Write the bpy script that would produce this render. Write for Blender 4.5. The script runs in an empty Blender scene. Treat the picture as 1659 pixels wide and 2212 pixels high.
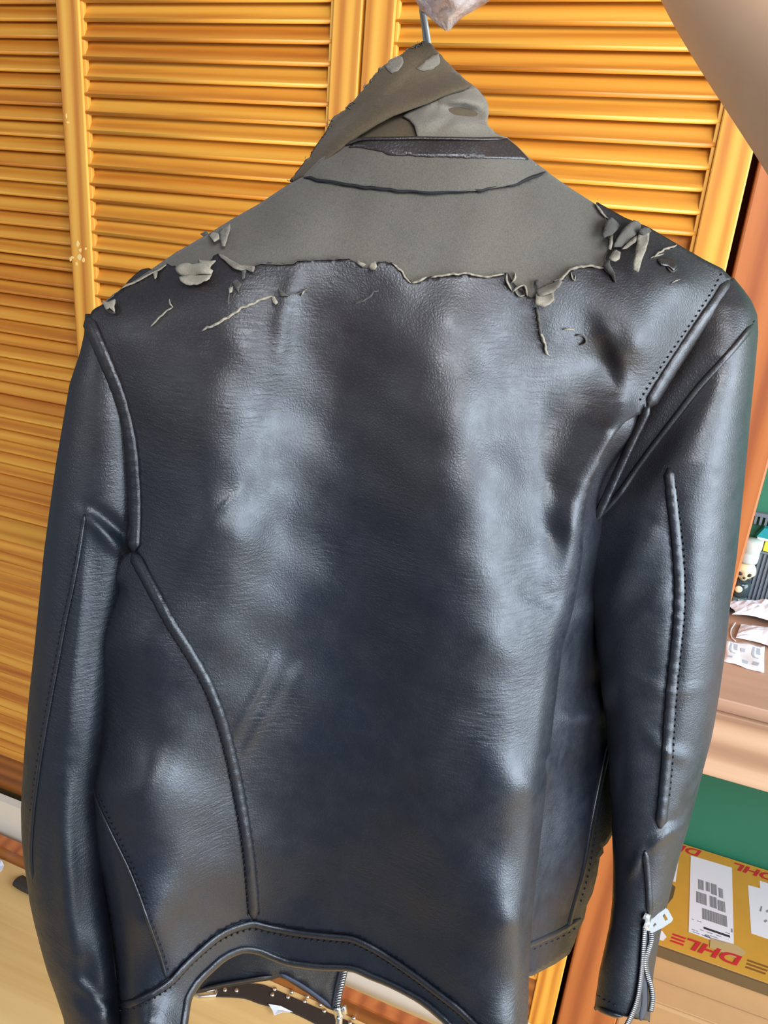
import bpy, bmesh, math, random
import numpy as np
from mathutils import Vector, Matrix, geometry

random.seed(7); RNG = np.random.default_rng(7)
S = bpy.context.scene; COL = S.collection

# ------------------------------------------------------------------ camera
FPX, CX, CY = 1661.0, 829.5, 1106.0
CAM = np.array([0.0, -1.1, 1.55])
def _rot():
    dn = np.array([453-CX, 5404-CY, FPX]); dn /= np.linalg.norm(dn)
    lf = np.array([-4300-CX, 19-CY, FPX]); lf /= np.linalg.norm(lf)
    lf -= dn*lf.dot(dn); lf /= np.linalg.norm(lf)
    rt = -lf; into = np.cross(rt, dn)
    if into[2] < 0: into = -into
    return np.stack([rt, into, -dn])
R = _rot()
cam = bpy.data.objects.new('camera', bpy.data.cameras.new('camera')); COL.objects.link(cam)
M = Matrix([[R[0,0], -R[0,1], -R[0,2], CAM[0]], [R[1,0], -R[1,1], -R[1,2], CAM[1]],
            [R[2,0], -R[2,1], -R[2,2], CAM[2]], [0,0,0,1]])
cam.matrix_world = M
cam.data.sensor_fit = 'HORIZONTAL'; cam.data.sensor_width = 36.0; cam.data.lens = 36.0*FPX/1659.0
cam.data.clip_start = 0.02; cam.data.clip_end = 50
S.camera = cam

# ------------------------------------------------------------------ world, window and fill lights, exposure
wd = bpy.data.worlds.new('room'); S.world = wd; wd.use_nodes = True
bg = wd.node_tree.nodes['Background']; bg.inputs[0].default_value = (0.68, 0.81, 1.0, 1); bg.inputs[1].default_value = 0.17
def area_light(name, loc, target, sx, sy, power, col):
    l = bpy.data.lights.new(name, 'AREA'); l.shape = 'RECTANGLE'; l.size = sx; l.size_y = sy
    l.energy = power; l.color = col
    o = bpy.data.objects.new(name, l); COL.objects.link(o); o.location = loc
    o.rotation_euler = (Vector(target)-Vector(loc)).to_track_quat('-Z', 'Y').to_euler()
area_light('window_light_right', (1.95, -0.80, 1.45), (-0.1, -0.5, 1.1), 1.8, 1.8, 80, (0.82, 0.91, 1.0))
area_light('fill_light_high', (1.25, -2.5, 2.6), (-0.35, 0.0, 1.2), 1.4, 1.0, 56, (0.97, 0.97, 1.0))  # added overhead fill lamp, brightens the doors from the upper right
area_light('fill_light_left', (-2.3, -2.9, 2.0), (-0.2, 0.0, 1.3), 1.0, 1.3, 8, (0.95, 0.97, 1.0))  # weak fill lamp added behind left to lift the arm and doors
S.view_settings.view_transform = 'Standard'; S.view_settings.look = 'None'
S.view_settings.gamma = 1.0; S.view_settings.use_curve_mapping = False
S.view_settings.exposure = 0.55

# ------------------------------------------------------------------ helpers
def rays(x, y):
    x = np.asarray(x, float); y = np.asarray(y, float)
    d = np.stack([x-CX, y-CY, np.full(x.shape, FPX)], -1)
    return d @ R.T
def on_y(x, y, Y):                       # point of the vertical plane y = Y seen in that direction
    d = rays(x, y); t = (Y-CAM[1])/d[..., 1]
    return CAM + d*t[..., None]
def on_z(x, y, Z):
    d = rays(x, y); t = (Z-CAM[2])/d[..., 2]
    return CAM + d*t[..., None]
def at_depth(x, y, dep):
    d = rays(x, y)/FPX
    return CAM + d*dep

def tag(o, label=None, cat=None, group=None, kind=None):
    if label: o['label'] = label
    if cat: o['category'] = cat
    if group: o['group'] = group
    if kind: o['kind'] = kind
    return o
def root(name, loc, label, cat, group=None):
    o = bpy.data.objects.new(name, None); COL.objects.link(o); o.location = loc
    o.empty_display_size = 0.05
    return tag(o, label, cat, group)
def wloc(o):
    v = Vector((0,0,0))
    while o is not None:
        v = v + o.location; o = o.parent
    return v
def mesh_obj(name, verts, faces, mat, parent=None, smooth=True, origin=None):
    verts = np.asarray(verts, float)
    base = wloc(parent) if parent else Vector((0,0,0))
    if origin is None:
        org = base if parent else Vector(verts.mean(0))
        if not parent: org.z = verts[:,2].min()
    else: org = Vector(origin)
    me = bpy.data.meshes.new(name)
    me.from_pydata((verts-np.array(org)).tolist(), [], [tuple(int(i) for i in f) for f in faces]); me.update()
    if smooth: me.polygons.foreach_set('use_smooth', [True]*len(me.polygons))
    if mat: me.materials.append(mat)
    o = bpy.data.objects.new(name, me); COL.objects.link(o)
    if parent: o.parent = parent
    o.location = org-base if parent else org
    return o
def link_copy(o, parent, loc, name=None):
    c = o.copy(); c.parent = parent; c.location = loc; COL.objects.link(c); return c
def box_vf(x0, x1, y0, y1, z0, z1, b=0.0):
    if b <= 0:
        v = [(x,y,z) for x in (x0,x1) for y in (y0,y1) for z in (z0,z1)]
        f = [(0,1,3,2),(4,6,7,5),(0,4,5,1),(2,3,7,6),(0,2,6,4),(1,5,7,3)]
        return v, f
    bm = bmesh.new(); bmesh.ops.create_cube(bm, size=1)
    for q in bm.verts: q.co = ((x0+x1)/2+q.co.x*(x1-x0), (y0+y1)/2+q.co.y*(y1-y0), (z0+z1)/2+q.co.z*(z1-z0))
    bmesh.ops.bevel(bm, geom=bm.edges[:], offset=b, segments=2, affect='EDGES', profile=0.5)
    bm.verts.index_update()
    v = [tuple(q.co) for q in bm.verts]; f = [tuple(q.index for q in p.verts) for p in bm.faces]; bm.free()
    return v, f
def box(name, x0, x1, y0, y1, z0, z1, mat, parent=None, b=0.0):
    v, f = box_vf(x0,x1,y0,y1,z0,z1,b); return mesh_obj(name, v, f, mat, parent, smooth=False)
def smooth_line(pts, step):
    """Catmull-Rom through pts, resampled at step"""
    P = np.asarray(pts, float)
    if len(P) < 3:
        out = P
    else:
        E = np.vstack([2*P[0]-P[1], P, 2*P[-1]-P[-2]]); out = []
        for i in range(1, len(E)-2):
            p0,p1,p2,p3 = E[i-1:i+3]
            for t in np.linspace(0, 1, 14, endpoint=False):
                out.append(0.5*((2*p1)+(-p0+p2)*t+(2*p0-5*p1+4*p2-p3)*t*t+(-p0+3*p1-3*p2+p3)*t**3))
        out.append(P[-1]); out = np.array(out)
    d = np.r_[0, np.cumsum(np.linalg.norm(np.diff(out, axis=0), axis=1))]
    n = max(2, int(d[-1]/step)+1); s = np.linspace(0, d[-1], n)
    return np.stack([np.interp(s, d, out[:,k]) for k in range(out.shape[1])], 1)
def tube_vf(path, rad, n=8, cap=True):
    """tube through 3-D points"""
    path = np.asarray(path, float); m = len(path)
    rad = np.broadcast_to(np.asarray(rad, float), (m,))
    T = np.gradient(path, axis=0); T /= np.linalg.norm(T, axis=1)[:,None]+1e-12
    a = np.array([0,0,1.0]) if abs(T[0,2]) < .9 else np.array([1.0,0,0])
    u = np.cross(T[0], a); u /= np.linalg.norm(u); V = []; F = []
    for i in range(m):
        u = u-T[i]*u.dot(T[i]); u /= np.linalg.norm(u); w = np.cross(T[i], u)
        for k in range(n):
            t = 2*math.pi*k/n; V.append(path[i]+rad[i]*(math.cos(t)*u+math.sin(t)*w))
    for i in range(m-1):
        for k in range(n):
            F.append((i*n+k, i*n+(k+1)%n, (i+1)*n+(k+1)%n, (i+1)*n+k))
    if cap: F.append(tuple(range(n))[::-1]); F.append(tuple((m-1)*n+k for k in range(n)))
    return np.array(V), F
def lathe_vf(prof, n=24):
    V=[]; F=[]
    for r,z in prof:
        for k in range(n):
            t=2*math.pi*k/n; V.append((r*math.cos(t), r*math.sin(t), z))
    for i in range(len(prof)-1):
        for k in range(n): F.append((i*n+k, i*n+(k+1)%n, (i+1)*n+(k+1)%n, (i+1)*n+k))
    F.append(tuple(range(n))[::-1]); F.append(tuple((len(prof)-1)*n+k for k in range(n)))
    return np.array(V), F
def join_vf(parts):
    V=[]; F=[]; n=0
    for v,f in parts:
        v=np.asarray(v,float); V.append(v); F += [tuple(int(i)+n for i in q) for q in f]; n+=len(v)
    return np.vstack(V), F

# ------------------------------------------------------------------ materials
class NT:
    def __init__(s, name):
        s.m = bpy.data.materials.new(name); s.m.use_nodes = True; s.t = s.m.node_tree; s.n = s.t.nodes; s.l = s.t.links
        s.b = s.n['Principled BSDF']
    def add(s, typ, **kw):
        q = s.n.new(typ)
        for k, v in kw.items(): setattr(q, k, v)
        return q
    def link(s, a, b): s.l.new(a, b)
    def coord(s, scale=(1,1,1), rnd=False):
        tc = s.add('ShaderNodeTexCoord'); mp = s.add('ShaderNodeMapping'); mp.inputs['Scale'].default_value = scale
        s.link(tc.outputs['Object'], mp.inputs['Vector'])
        if rnd:
            oi = s.add('ShaderNodeObjectInfo'); mu = s.add('ShaderNodeMath', operation='MULTIPLY'); mu.inputs[1].default_value = 37.0
            s.link(oi.outputs['Random'], mu.inputs[0]); s.link(mu.outputs[0], mp.inputs['Location']); s.oi = oi
        return mp.outputs[0]
    def noise(s, vec, scale, detail=4, rough=.55, dist=0.0):
        q = s.add('ShaderNodeTexNoise'); q.inputs['Scale'].default_value = scale; q.inputs['Detail'].default_value = detail
        q.inputs['Roughness'].default_value = rough; q.inputs['Distortion'].default_value = dist
        s.link(vec, q.inputs['Vector']); return q.outputs['Fac']
    def ramp(s, fac, stops):
        q = s.add('ShaderNodeValToRGB'); e = q.color_ramp.elements
        while len(e) < len(stops): e.new(0.5)
        for k, (p, c) in enumerate(stops):
            e[k].position = p; e[k].color = tuple(c)+(1,) if len(c) == 3 else c
        s.link(fac, q.inputs[0]); return q.outputs[0]
    def mix(s, fac, a, b, mode='MIX'):
        q = s.add('ShaderNodeMix', data_type='RGBA', blend_type=mode)
        for sock, v in ((q.inputs['Factor'], fac), (q.inputs['A'], a), (q.inputs['B'], b)):
            pass
        def put(sock, v):
            if hasattr(v, 'is_output') or isinstance(v, bpy.types.NodeSocket): s.link(v, sock)
            elif isinstance(v, (int, float)): sock.default_value = v
            else: sock.default_value = tuple(v)+(1,) if len(v) == 3 else v
        put(q.inputs[0], fac); put(q.inputs[6], a); put(q.inputs[7], b)
        return q.outputs[2]
    def bump(s, height, strength, dist, prev=None):
        q = s.add('ShaderNodeBump'); q.inputs['Strength'].default_value = strength; q.inputs['Distance'].default_value = dist
        s.link(height, q.inputs['Height'])
        if prev is not None: s.link(prev, q.inputs['Normal'])
        return q.outputs[0]
    def base(s, v):
        if isinstance(v, bpy.types.NodeSocket): s.link(v, s.b.inputs['Base Color'])
        else: s.b.inputs['Base Color'].default_value = tuple(v)+(1,)
    def set(s, **kw):
        for k, v in kw.items(): s.b.inputs[k.replace('_', ' ')].default_value = v
def srgb(r, g, b):
    f = lambda c: (c/255/12.92 if c/255 <= .04045 else ((c/255+.055)/1.055)**2.4)
    return (f(r), f(g), f(b))
def plain(name, col, rough=.5, metal=0.0, nscale=0, namt=.15, **kw):
    t = NT(name); t.set(Roughness=rough, Metallic=metal, **kw)
    if nscale:
        n = t.noise(t.coord(), nscale, 5)
        t.base(t.mix(n, tuple(c*(1-namt) for c in col), tuple(min(1, c*(1+namt)) for c in col)))
        t.link(t.bump(n, .15, .002), t.b.inputs['Normal'])
    else: t.base(col)
    return t.m
def wood(name, tones, along='X', rough=.36, gscale=1.0, rnd=True, bump=.12):
    t = NT(name); sc = {'X': (1.2, 26, 26), 'Z': (26, 26, 1.2), 'Y': (26, 1.2, 26)}[along]
    v = t.coord(tuple(c*gscale for c in sc), rnd=rnd)
    g = t.noise(v, 1.6, 5, .6, 1.3)
    w = t.add('ShaderNodeTexWave', wave_type='BANDS', bands_direction={'X': 'Z', 'Z': 'X', 'Y': 'X'}[along])
    w.inputs['Scale'].default_value = .55; w.inputs['Distortion'].default_value = 5.0; w.inputs['Detail'].default_value = 3
    t.link(v, w.inputs['Vector'])
    fac = t.mix(.62, w.outputs['Color'], g)
    c = t.ramp(fac, [(.22, tones[2]), (.48, tones[1]), (.8, tones[0])])
    if rnd:
        r = t.ramp(t.oi.outputs['Random'], [(0, (1.0, .98, .9)), (.45, (.97, .92, .82)), (.7, (.92, .80, .66)), (.88, (.78, .60, .48)), (1, (1.02, 1, .95))])
        c = t.mix(1.0, c, r, 'MULTIPLY')
    t.base(c); t.set(Roughness=rough+.1); t.b.inputs['Coat Weight'].default_value = .08; t.b.inputs['Coat Roughness'].default_value = .3
    t.link(t.bump(fac, bump, .0012), t.b.inputs['Normal'])
    return t.m

PINE = (srgb(240,182,78), srgb(228,158,56), srgb(198,124,40))
M_SLAT = wood('pine_slat', PINE, 'X')
M_STILE = wood('pine_stile', (srgb(238,180,76), srgb(224,156,56), srgb(190,114,36)), 'Z', gscale=.8, rnd=False)
M_RAIL = wood('pine_rail', (srgb(230,172,74), srgb(216,152,56), srgb(190,120,40)), 'X', gscale=.7, rnd=False)
M_OLDRAIL = wood('brown_rail', (srgb(176,108,48), srgb(150,86,36), srgb(118,64,28)), 'X', gscale=.6, rnd=False)
M_PANEL = wood('orange_panel', (srgb(190,112,58), srgb(172,95,46), srgb(146,74,38)), 'Z', gscale=.55, rnd=False)
M_CHIP = plain('bare_wood_chip', srgb(246,214,140), .6)
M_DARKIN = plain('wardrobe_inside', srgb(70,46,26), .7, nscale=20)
M_WHITE = plain('white_paint', srgb(236,230,214), .5, nscale=9, namt=.05)
M_GREEN = plain('green_wall_paint', srgb(32,104,78), .55, nscale=30, namt=.05)
M_FLOOR = wood('floor_laminate', (srgb(232,200,140), srgb(220,184,122), srgb(200,160,100)), 'X', gscale=.35, rnd=False, bump=.03, rough=.4)
M_DESK = wood('desk_top_laminate', (srgb(186,150,126), srgb(170,134,110), srgb(146,110,88)), 'X', gscale=.35, rnd=False, bump=.03, rough=.42)
M_FASCIA = wood('desk_front_laminate', (srgb(208,172,142), srgb(184,146,116), srgb(134,98,74)), 'X', gscale=.35, rnd=False, bump=.03, rough=.45)

def leather(name, base, warm, rough=.36, grain=1.0, bumpk=.55, stretch=(1,1,1), brown=(.42,.60)):
    t = NT(name); v = t.coord(stretch)
    vor = t.add('ShaderNodeTexVoronoi', feature='DISTANCE_TO_EDGE'); vor.inputs['Scale'].default_value = 430*grain
    nz = t.noise(v, 60*grain, 4, .6)
    wv = t.add('ShaderNodeVectorMath', operation='ADD'); t.link(v, wv.inputs[0])
    nv = t.add('ShaderNodeTexNoise'); nv.inputs['Scale'].default_value = 90; t.link(v, nv.inputs['Vector'])
    sc = t.add('ShaderNodeVectorMath', operation='SCALE'); sc.inputs['Scale'].default_value = .006
    t.link(nv.outputs['Color'], sc.inputs[0]); t.link(sc.outputs[0], wv.inputs[1])
    t.link(wv.outputs[0], vor.inputs['Vector'])
    pc = t.ramp(vor.outputs['Distance'], [(0, (0,0,0)), (.35, (1,1,1))])
    # fine horizontal creasing where the hide has been folded
    mp2 = t.coord((38, 38, 210)); cr = t.noise(mp2, 1.9, 5, .62, .6)
    big = t.noise(t.coord(), 9, 3, .5)
    amt = t.ramp(big, [(.46, (0,0,0)), (.66, (1,1,1))])
    crm = t.mix(amt, (.5,.5,.5), cr)
    b1 = t.bump(pc, bumpk*.35, .0005)
    b2 = t.bump(nz, bumpk*.5, .0010, b1)
    b3 = t.bump(crm, bumpk*.75, .0020, b2)
    t.link(b3, t.b.inputs['Normal'])
    wn = t.noise(t.coord(), 6.5, 3, .5, .4)
    c = t.mix(t.ramp(wn, [(.42, (0,0,0)), (.7, (1,1,1))]), base, warm)
    if brown:                            # colour turns browner towards the shoulders
        tc = t.add('ShaderNodeTexCoord'); sx = t.add('ShaderNodeSeparateXYZ'); t.link(tc.outputs['Object'], sx.inputs[0])
        ad = t.add('ShaderNodeMath', operation='ADD'); t.link(sx.outputs['Z'], ad.inputs[0])
        ml = t.add('ShaderNodeMath', operation='MULTIPLY'); ml.inputs[1].default_value = .10; t.link(wn, ml.inputs[0]); t.link(ml.outputs[0], ad.inputs[1])
        c = t.mix(t.ramp(ad.outputs[0], [(brown[0], (0,0,0)), (brown[1], (.75,.75,.75))]), c, srgb(50,41,37))
    t.base(t.mix(.35, c, t.mix(1.0, c, pc, 'MULTIPLY')))
    rr = t.ramp(nz, [(.3, (rough-.05,)*3), (.7, (rough+.09,)*3)]); t.link(rr, t.b.inputs['Roughness'])
    t.b.inputs['Specular IOR Level'].default_value = .8; t.b.inputs['Specular Tint'].default_value = (.88, .94, 1.0, 1)
    return t.m
M_LEATHER = leather('black_leather', srgb(20,25,37), srgb(27,28,34), .42)
M_LEATHER_SLEEVE = leather('black_leather_sleeve', srgb(20,25,36), srgb(27,29,36), .42)
M_LEATHER_STRIP = leather('brown_black_leather', srgb(60,50,44), srgb(70,58,50), .35)
M_WELT = leather('leather_welt', srgb(23,26,35), srgb(31,31,35), .40, 1.0, .4)
M_LINING = plain('jacket_lining', srgb(46,54,72), .6, nscale=60)
M_STITCH = plain('black_thread', srgb(20,21,26), .8)
def fabric(name, a, b, speck):
    t = NT(name); v = t.coord()
    n1 = t.noise(v, 14, 4, .6); n2 = t.noise(v, 900, 3, .7); n3 = t.noise(t.coord((1,1,2.2)), 120, 4, .65)
    c = t.mix(n1, a, b); c = t.mix(t.ramp(n3, [(.58, (0,0,0)), (.86, (.6,.6,.6))]), c, speck)
    c = t.mix(.35, c, t.mix(1.0, c, t.ramp(n2, [(.3, (.45,)*3), (.7, (1.35,)*3)]), 'MULTIPLY'))
    t.base(c); t.set(Roughness=.92); t.b.inputs['Specular IOR Level'].default_value = .15
    t.b.inputs['Sheen Weight'].default_value = .12
    t.link(t.bump(n2, .5, .0006, t.bump(n3, .4, .0012)), t.b.inputs['Normal'])
    return t.m
M_FABRIC = fabric('worn_grey_backing', srgb(92,89,82), srgb(104,99,90), srgb(74,72,69))
M_COLLAR = fabric('worn_brown_backing', srgb(82,70,54), srgb(96,84,66), srgb(66,56,44))
M_COLLARG = fabric('worn_grey_collar', srgb(112,106,95), srgb(132,126,114), srgb(90,84,75))
M_SUEDE = fabric('torn_leather_underside', srgb(160,152,134), srgb(140,132,116), srgb(112,105,92))
M_FLAKEDARK = fabric('torn_leather_dark', srgb(74,70,66), srgb(92,88,82), srgb(60,56,52))
M_METAL = plain('zip_metal', srgb(222,224,226), .28, 1.0)
M_SILVER = plain('bright_pull_metal', srgb(232,238,240), .35, .55)
M_TAPE = plain('zip_tape', srgb(52,54,62), .8, nscale=200)

# ------------------------------------------------------------------ room shell
fl = box('floor', -3.2, 2.6, -1.3, 0.5, -0.05, 0.0, M_FLOOR); tag(fl, kind='structure')
wb = box('wall_back', -3.2, 2.6, 0.42, 0.5, 0.0, 2.6, M_GREEN); tag(wb, kind='structure')

# ------------------------------------------------------------------ wardrobe carcass and louvred doors
wr = root('wardrobe', (-0.75, 0.2, 0.0), 'orange wooden wardrobe frame beside the green wall, holding the louvred doors', 'wardrobe')
box('side_panel', 0.058, 0.156, 0.0, 0.41, 0.0, 2.1, M_PANEL, wr, .003)
box('plinth', -2.4, 0.05, 0.02, 0.04, 0.0, 0.13, M_WHITE, wr)['label'] = 'white painted plinth board'
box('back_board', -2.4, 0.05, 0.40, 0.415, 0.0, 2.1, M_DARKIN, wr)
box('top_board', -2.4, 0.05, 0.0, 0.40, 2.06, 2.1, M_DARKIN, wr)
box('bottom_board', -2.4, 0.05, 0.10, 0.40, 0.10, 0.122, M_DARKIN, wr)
def skew_bar(name, xa, ya, xb, yb, dep, z0, z1, mat):
    V = [(xa,ya,z0),(xa,ya,z1),(xa,ya-dep,z0),(xa,ya-dep,z1),(xb,yb,z0),(xb,yb,z1),(xb,yb-dep,z0),(xb,yb-dep,z1)]
    F = [(0,1,3,2),(4,6,7,5),(0,4,5,1),(2,3,7,6),(0,2,6,4),(1,5,7,3)]
    return mesh_obj(name, V, F, mat, wr, smooth=False)
skew_bar('floor_strip', -2.3, .019, .05, -.024, .026, 0.0, .040, M_OLDRAIL)['label'] = 'brown wooden strip along the floor'
skew_bar('floor_strip_top', -2.3, .0185, .05, -.0245, .025, .0402, .046, M_PANEL)

def slat_vf(L):
    # cross-section of a louvre blade: tilted board with rounded front edge, in (y, z)
    w, th, ang = .0316, .0066, math.radians(58)
    pr = []
    for k in range(5):
        a = math.pi/2+math.pi*k/4
        pr.append((-w/2+th/2*math.cos(a)*.9, th/2*math.sin(a)))
    pr += [(w/2, -th/2), (w/2, th/2)]
    c, s = math.cos(ang), math.sin(ang)
    q = [(y*c-z*s, y*s+z*c) for y, z in pr]; n = len(q)
    V = [(-L/2, y, z) for y, z in q]+[(L/2, y, z) for y, z in q]
    F = [(k, (k+1)%n, n+(k+1)%n, n+k) for k in range(n)]+[tuple(range(n))[::-1], tuple(range(n, 2*n))]
    return V, F
def louvre_door(x0, x1, Y, pitch, label, zrail, extra=None, stw=.043):
    r = root('louvre_door', ((x0+x1)/2, Y+.014, .125), label, 'door', 'louvred wardrobe doors')
    th = .030; top = 2.04
    for a, b in ((x0, x0+stw), (x1-stw, x1)):
        box('stile', a, b, Y, Y+th, .125, top, M_STILE, r, .002)
    for (z0, z1, mt) in zrail:
        box('rail', x0+stw, x1-stw, Y+.003, Y+th-.003, z0, z1, mt, r, .002)
    box('rail', x0+stw, x1-stw, Y+.003, Y+th-.003, top-.06, top, M_RAIL, r, .002)
    # thin moulding bead along the inside of each stile
    for a in (x0+stw, x1-stw-.005):
        box('bead', a, a+.005, Y+.004, Y+.012, zrail[0][1], top-.06, M_STILE, r, .001)
    L = x1-x0-2*stw-.002
    V, F = slat_vf(L); proto = None
    spans = [(zrail[i][1], zrail[i+1][0]) for i in range(len(zrail)-1)]+[(zrail[-1][1], top-.06)]
    for z0, z1 in spans:
        n = int((z1-z0)/pitch); off = (z1-z0-n*pitch)/2+pitch/2
        for k in range(n):
            loc = Vector(((x0+x1)/2+RNG.normal(0,.0004), Y+.0145+RNG.normal(0,.0006), z0+off+k*pitch+RNG.normal(0,.0005)))-r.location
            if proto is None:
                me = bpy.data.meshes.new('slat'); me.from_pydata(V, [], F); me.update(); me.materials.append(M_SLAT)
                me.polygons.foreach_set('use_smooth', [k2 < 7 and k2 not in (4,5,6) for k2 in range(len(me.polygons))])
                s = bpy.data.objects.new('slat', me); COL.objects.link(s); s.parent = r; s.location = loc; proto = s
            else: s = link_copy(proto, r, loc)
            s.rotation_euler = (RNG.normal(0,.02), RNG.normal(0,.0016), 0)
            if extra: extra(s, z0+off+k*pitch)
    return r
RAILS = [(.125, .235, M_OLDRAIL), (.83, .885, M_RAIL)]
d1 = louvre_door(-.975, -.468, 0.0, .0255, 'louvred pine door behind the left half of the jacket, with chipped varnish on its stile', RAILS)
def droop(s, z):
    if abs(z-1.548) < .013: s.rotation_euler.x += .55; s.location.y += .006
d2 = louvre_door(-.464, .049, 0.0, .0255, 'louvred pine door behind the right half of the jacket, beside the orange wood panel', RAILS, droop)
def odd(s, z):
    if abs(z-1.41) < .0125: s.rotation_euler.x -= .42
d0 = louvre_door(-1.52, -.96, 0.055, .0247, 'louvred pine door set back at the far left, partly behind the neighbouring door', RAILS, odd)
# varnish chips on the stile of the second door
cv = []
for px, py, rx, ry in ((146,264,5,3),(143,250,2,5),(168,527,5,7),(173,541,4,6),(156,556,6,3),(172,556,7,8),(180,562,4,6),(165,570,3,4),(185,537,3,3),(152,560,3,7)):
    c = on_y(px, py, -0.0004); k = 1/1400
    ang = np.linspace(0, 2*math.pi, 9)[:-1]; rr = RNG.uniform(.6, 1.2, 8)
    v = np.array([(c[0]+rx*k*rr[i]*math.cos(a), -0.0006, c[2]+ry*k*rr[i]*math.sin(a)) for i, a in enumerate(ang)])
    v2 = v.copy(); v2[:,1] = 0.0004
    cv.append((np.vstack([v, v2]), [tuple(range(8))[::-1]]+[(i, (i+1)%8, 8+(i+1)%8, 8+i) for i in range(8)]))
V, F = join_vf(cv)
mesh_obj('varnish_chips', V, F, M_CHIP, d1, smooth=False)['kind'] = 'stuff'

# ------------------------------------------------------------------ leather jacket
TILT = math.radians(9)
def _plane():
    hd = R[:, 2].copy(); hd[2] = 0; hd /= np.linalg.norm(hd)          # heading, horizontal
    rt = np.array([hd[1], -hd[0], 0.0]); a = math.radians(5)
    n = -hd*math.cos(a)+rt*math.sin(a); n = n*math.cos(TILT)+np.array([0,0,1.0])*math.sin(TILT)
    d = rays(915, 470); d = d/np.linalg.norm(d[:2])
    return CAM+d*0.585, n
JP, JN = _plane()
def J(x, y, h):                          # point at height h (metres, towards the viewer) over the hanging plane
    d = rays(x, y); h = np.asarray(h, float)
    t = ((JP-CAM) @ JN + h)/(d @ JN)
    return CAM+d*t[..., None]
class RBF:
    def __init__(s, pts, lam=2e-4):
        P = np.asarray(pts, float); s.c = P[:, :2]/1000; n = len(P)
        K = s.k(s.c, s.c)+lam*np.eye(n); Q = np.c_[np.ones(n), s.c]
        A = np.block([[K, Q], [Q.T, np.zeros((3,3))]]); s.w = np.linalg.solve(A, np.r_[P[:,2]/100, 0,0,0]); s.n = n
    def k(s, a, b):
        r2 = ((a[:,None]-b[None])**2).sum(-1)+1e-12
        return .5*r2*np.log(r2)
    def __call__(s, x, y):
        x = np.asarray(x, float); y = np.asarray(y, float); q = np.stack([x.ravel(), y.ravel()], 1)/1000
        out = np.empty(len(q))
        for i in range(0, len(q), 20000):
            z = q[i:i+20000]; out[i:i+20000] = s.k(z, s.c) @ s.w[:s.n] + s.w[s.n] + z @ s.w[s.n+1:]
        return out.reshape(x.shape)
def seg_dist(x, y, line):
    """distance in pixels to a polyline and position (0..1) along it"""
    x = np.asarray(x, float); y = np.asarray(y, float)
    L = np.asarray(line, float); best = np.full(x.shape, 1e9); par = np.zeros(x.shape); sgn = np.zeros(x.shape)
    ln = np.linalg.norm(np.diff(L, axis=0), axis=1); cum = np.r_[0, np.cumsum(ln)]
    for i in range(len(L)-1):
        a, b = L[i], L[i+1]; ab = b-a; q = ab @ ab+1e-9
        t = np.clip(((x-a[0])*ab[0]+(y-a[1])*ab[1])/q, 0, 1)
        dx = x-a[0]-t*ab[0]; dy = y-a[1]-t*ab[1]; d = np.hypot(dx, dy); m = d < best
        best = np.where(m, d, best); par = np.where(m, (cum[i]+t*ln[i])/cum[-1], par)
        sgn = np.where(m, np.sign(ab[0]*dy-ab[1]*dx), sgn)
    return best, par, sgn
def crease(x, y, line, amp, w):          # soft ridge (amp > 0) or furrow along a line, fading at its ends
    d, p, _ = seg_dist(x, y, line)
    return amp*np.exp(-(d/w)**2)*np.sin(np.pi*np.clip(p, .02, .98))**.6
RIDGE = [(1352,850),(1350,885),(1340,912),(1310,970),(1282,1040),(1266,1090),(1262,1130),(1258,1200),(1248,1270),(1235,1330),(1215,1400),
         (1205,1480),(1195,1560),(1185,1650),(1175,1750),(1160,1880),(1150,1980),(1143,2100),(1139,2250)]
LEFTS = [(292,1188),(262,1200),(250,1235),(240,1280),(225,1312),(205,1347),(190,1378),(184,1400),(187,1480),(185,1560),(180,1640),(192,1750),(205,1850),(225,1930),(240,2020),
         (250,2100),(255,2160),(258,2212),(262,2262)]
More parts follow.
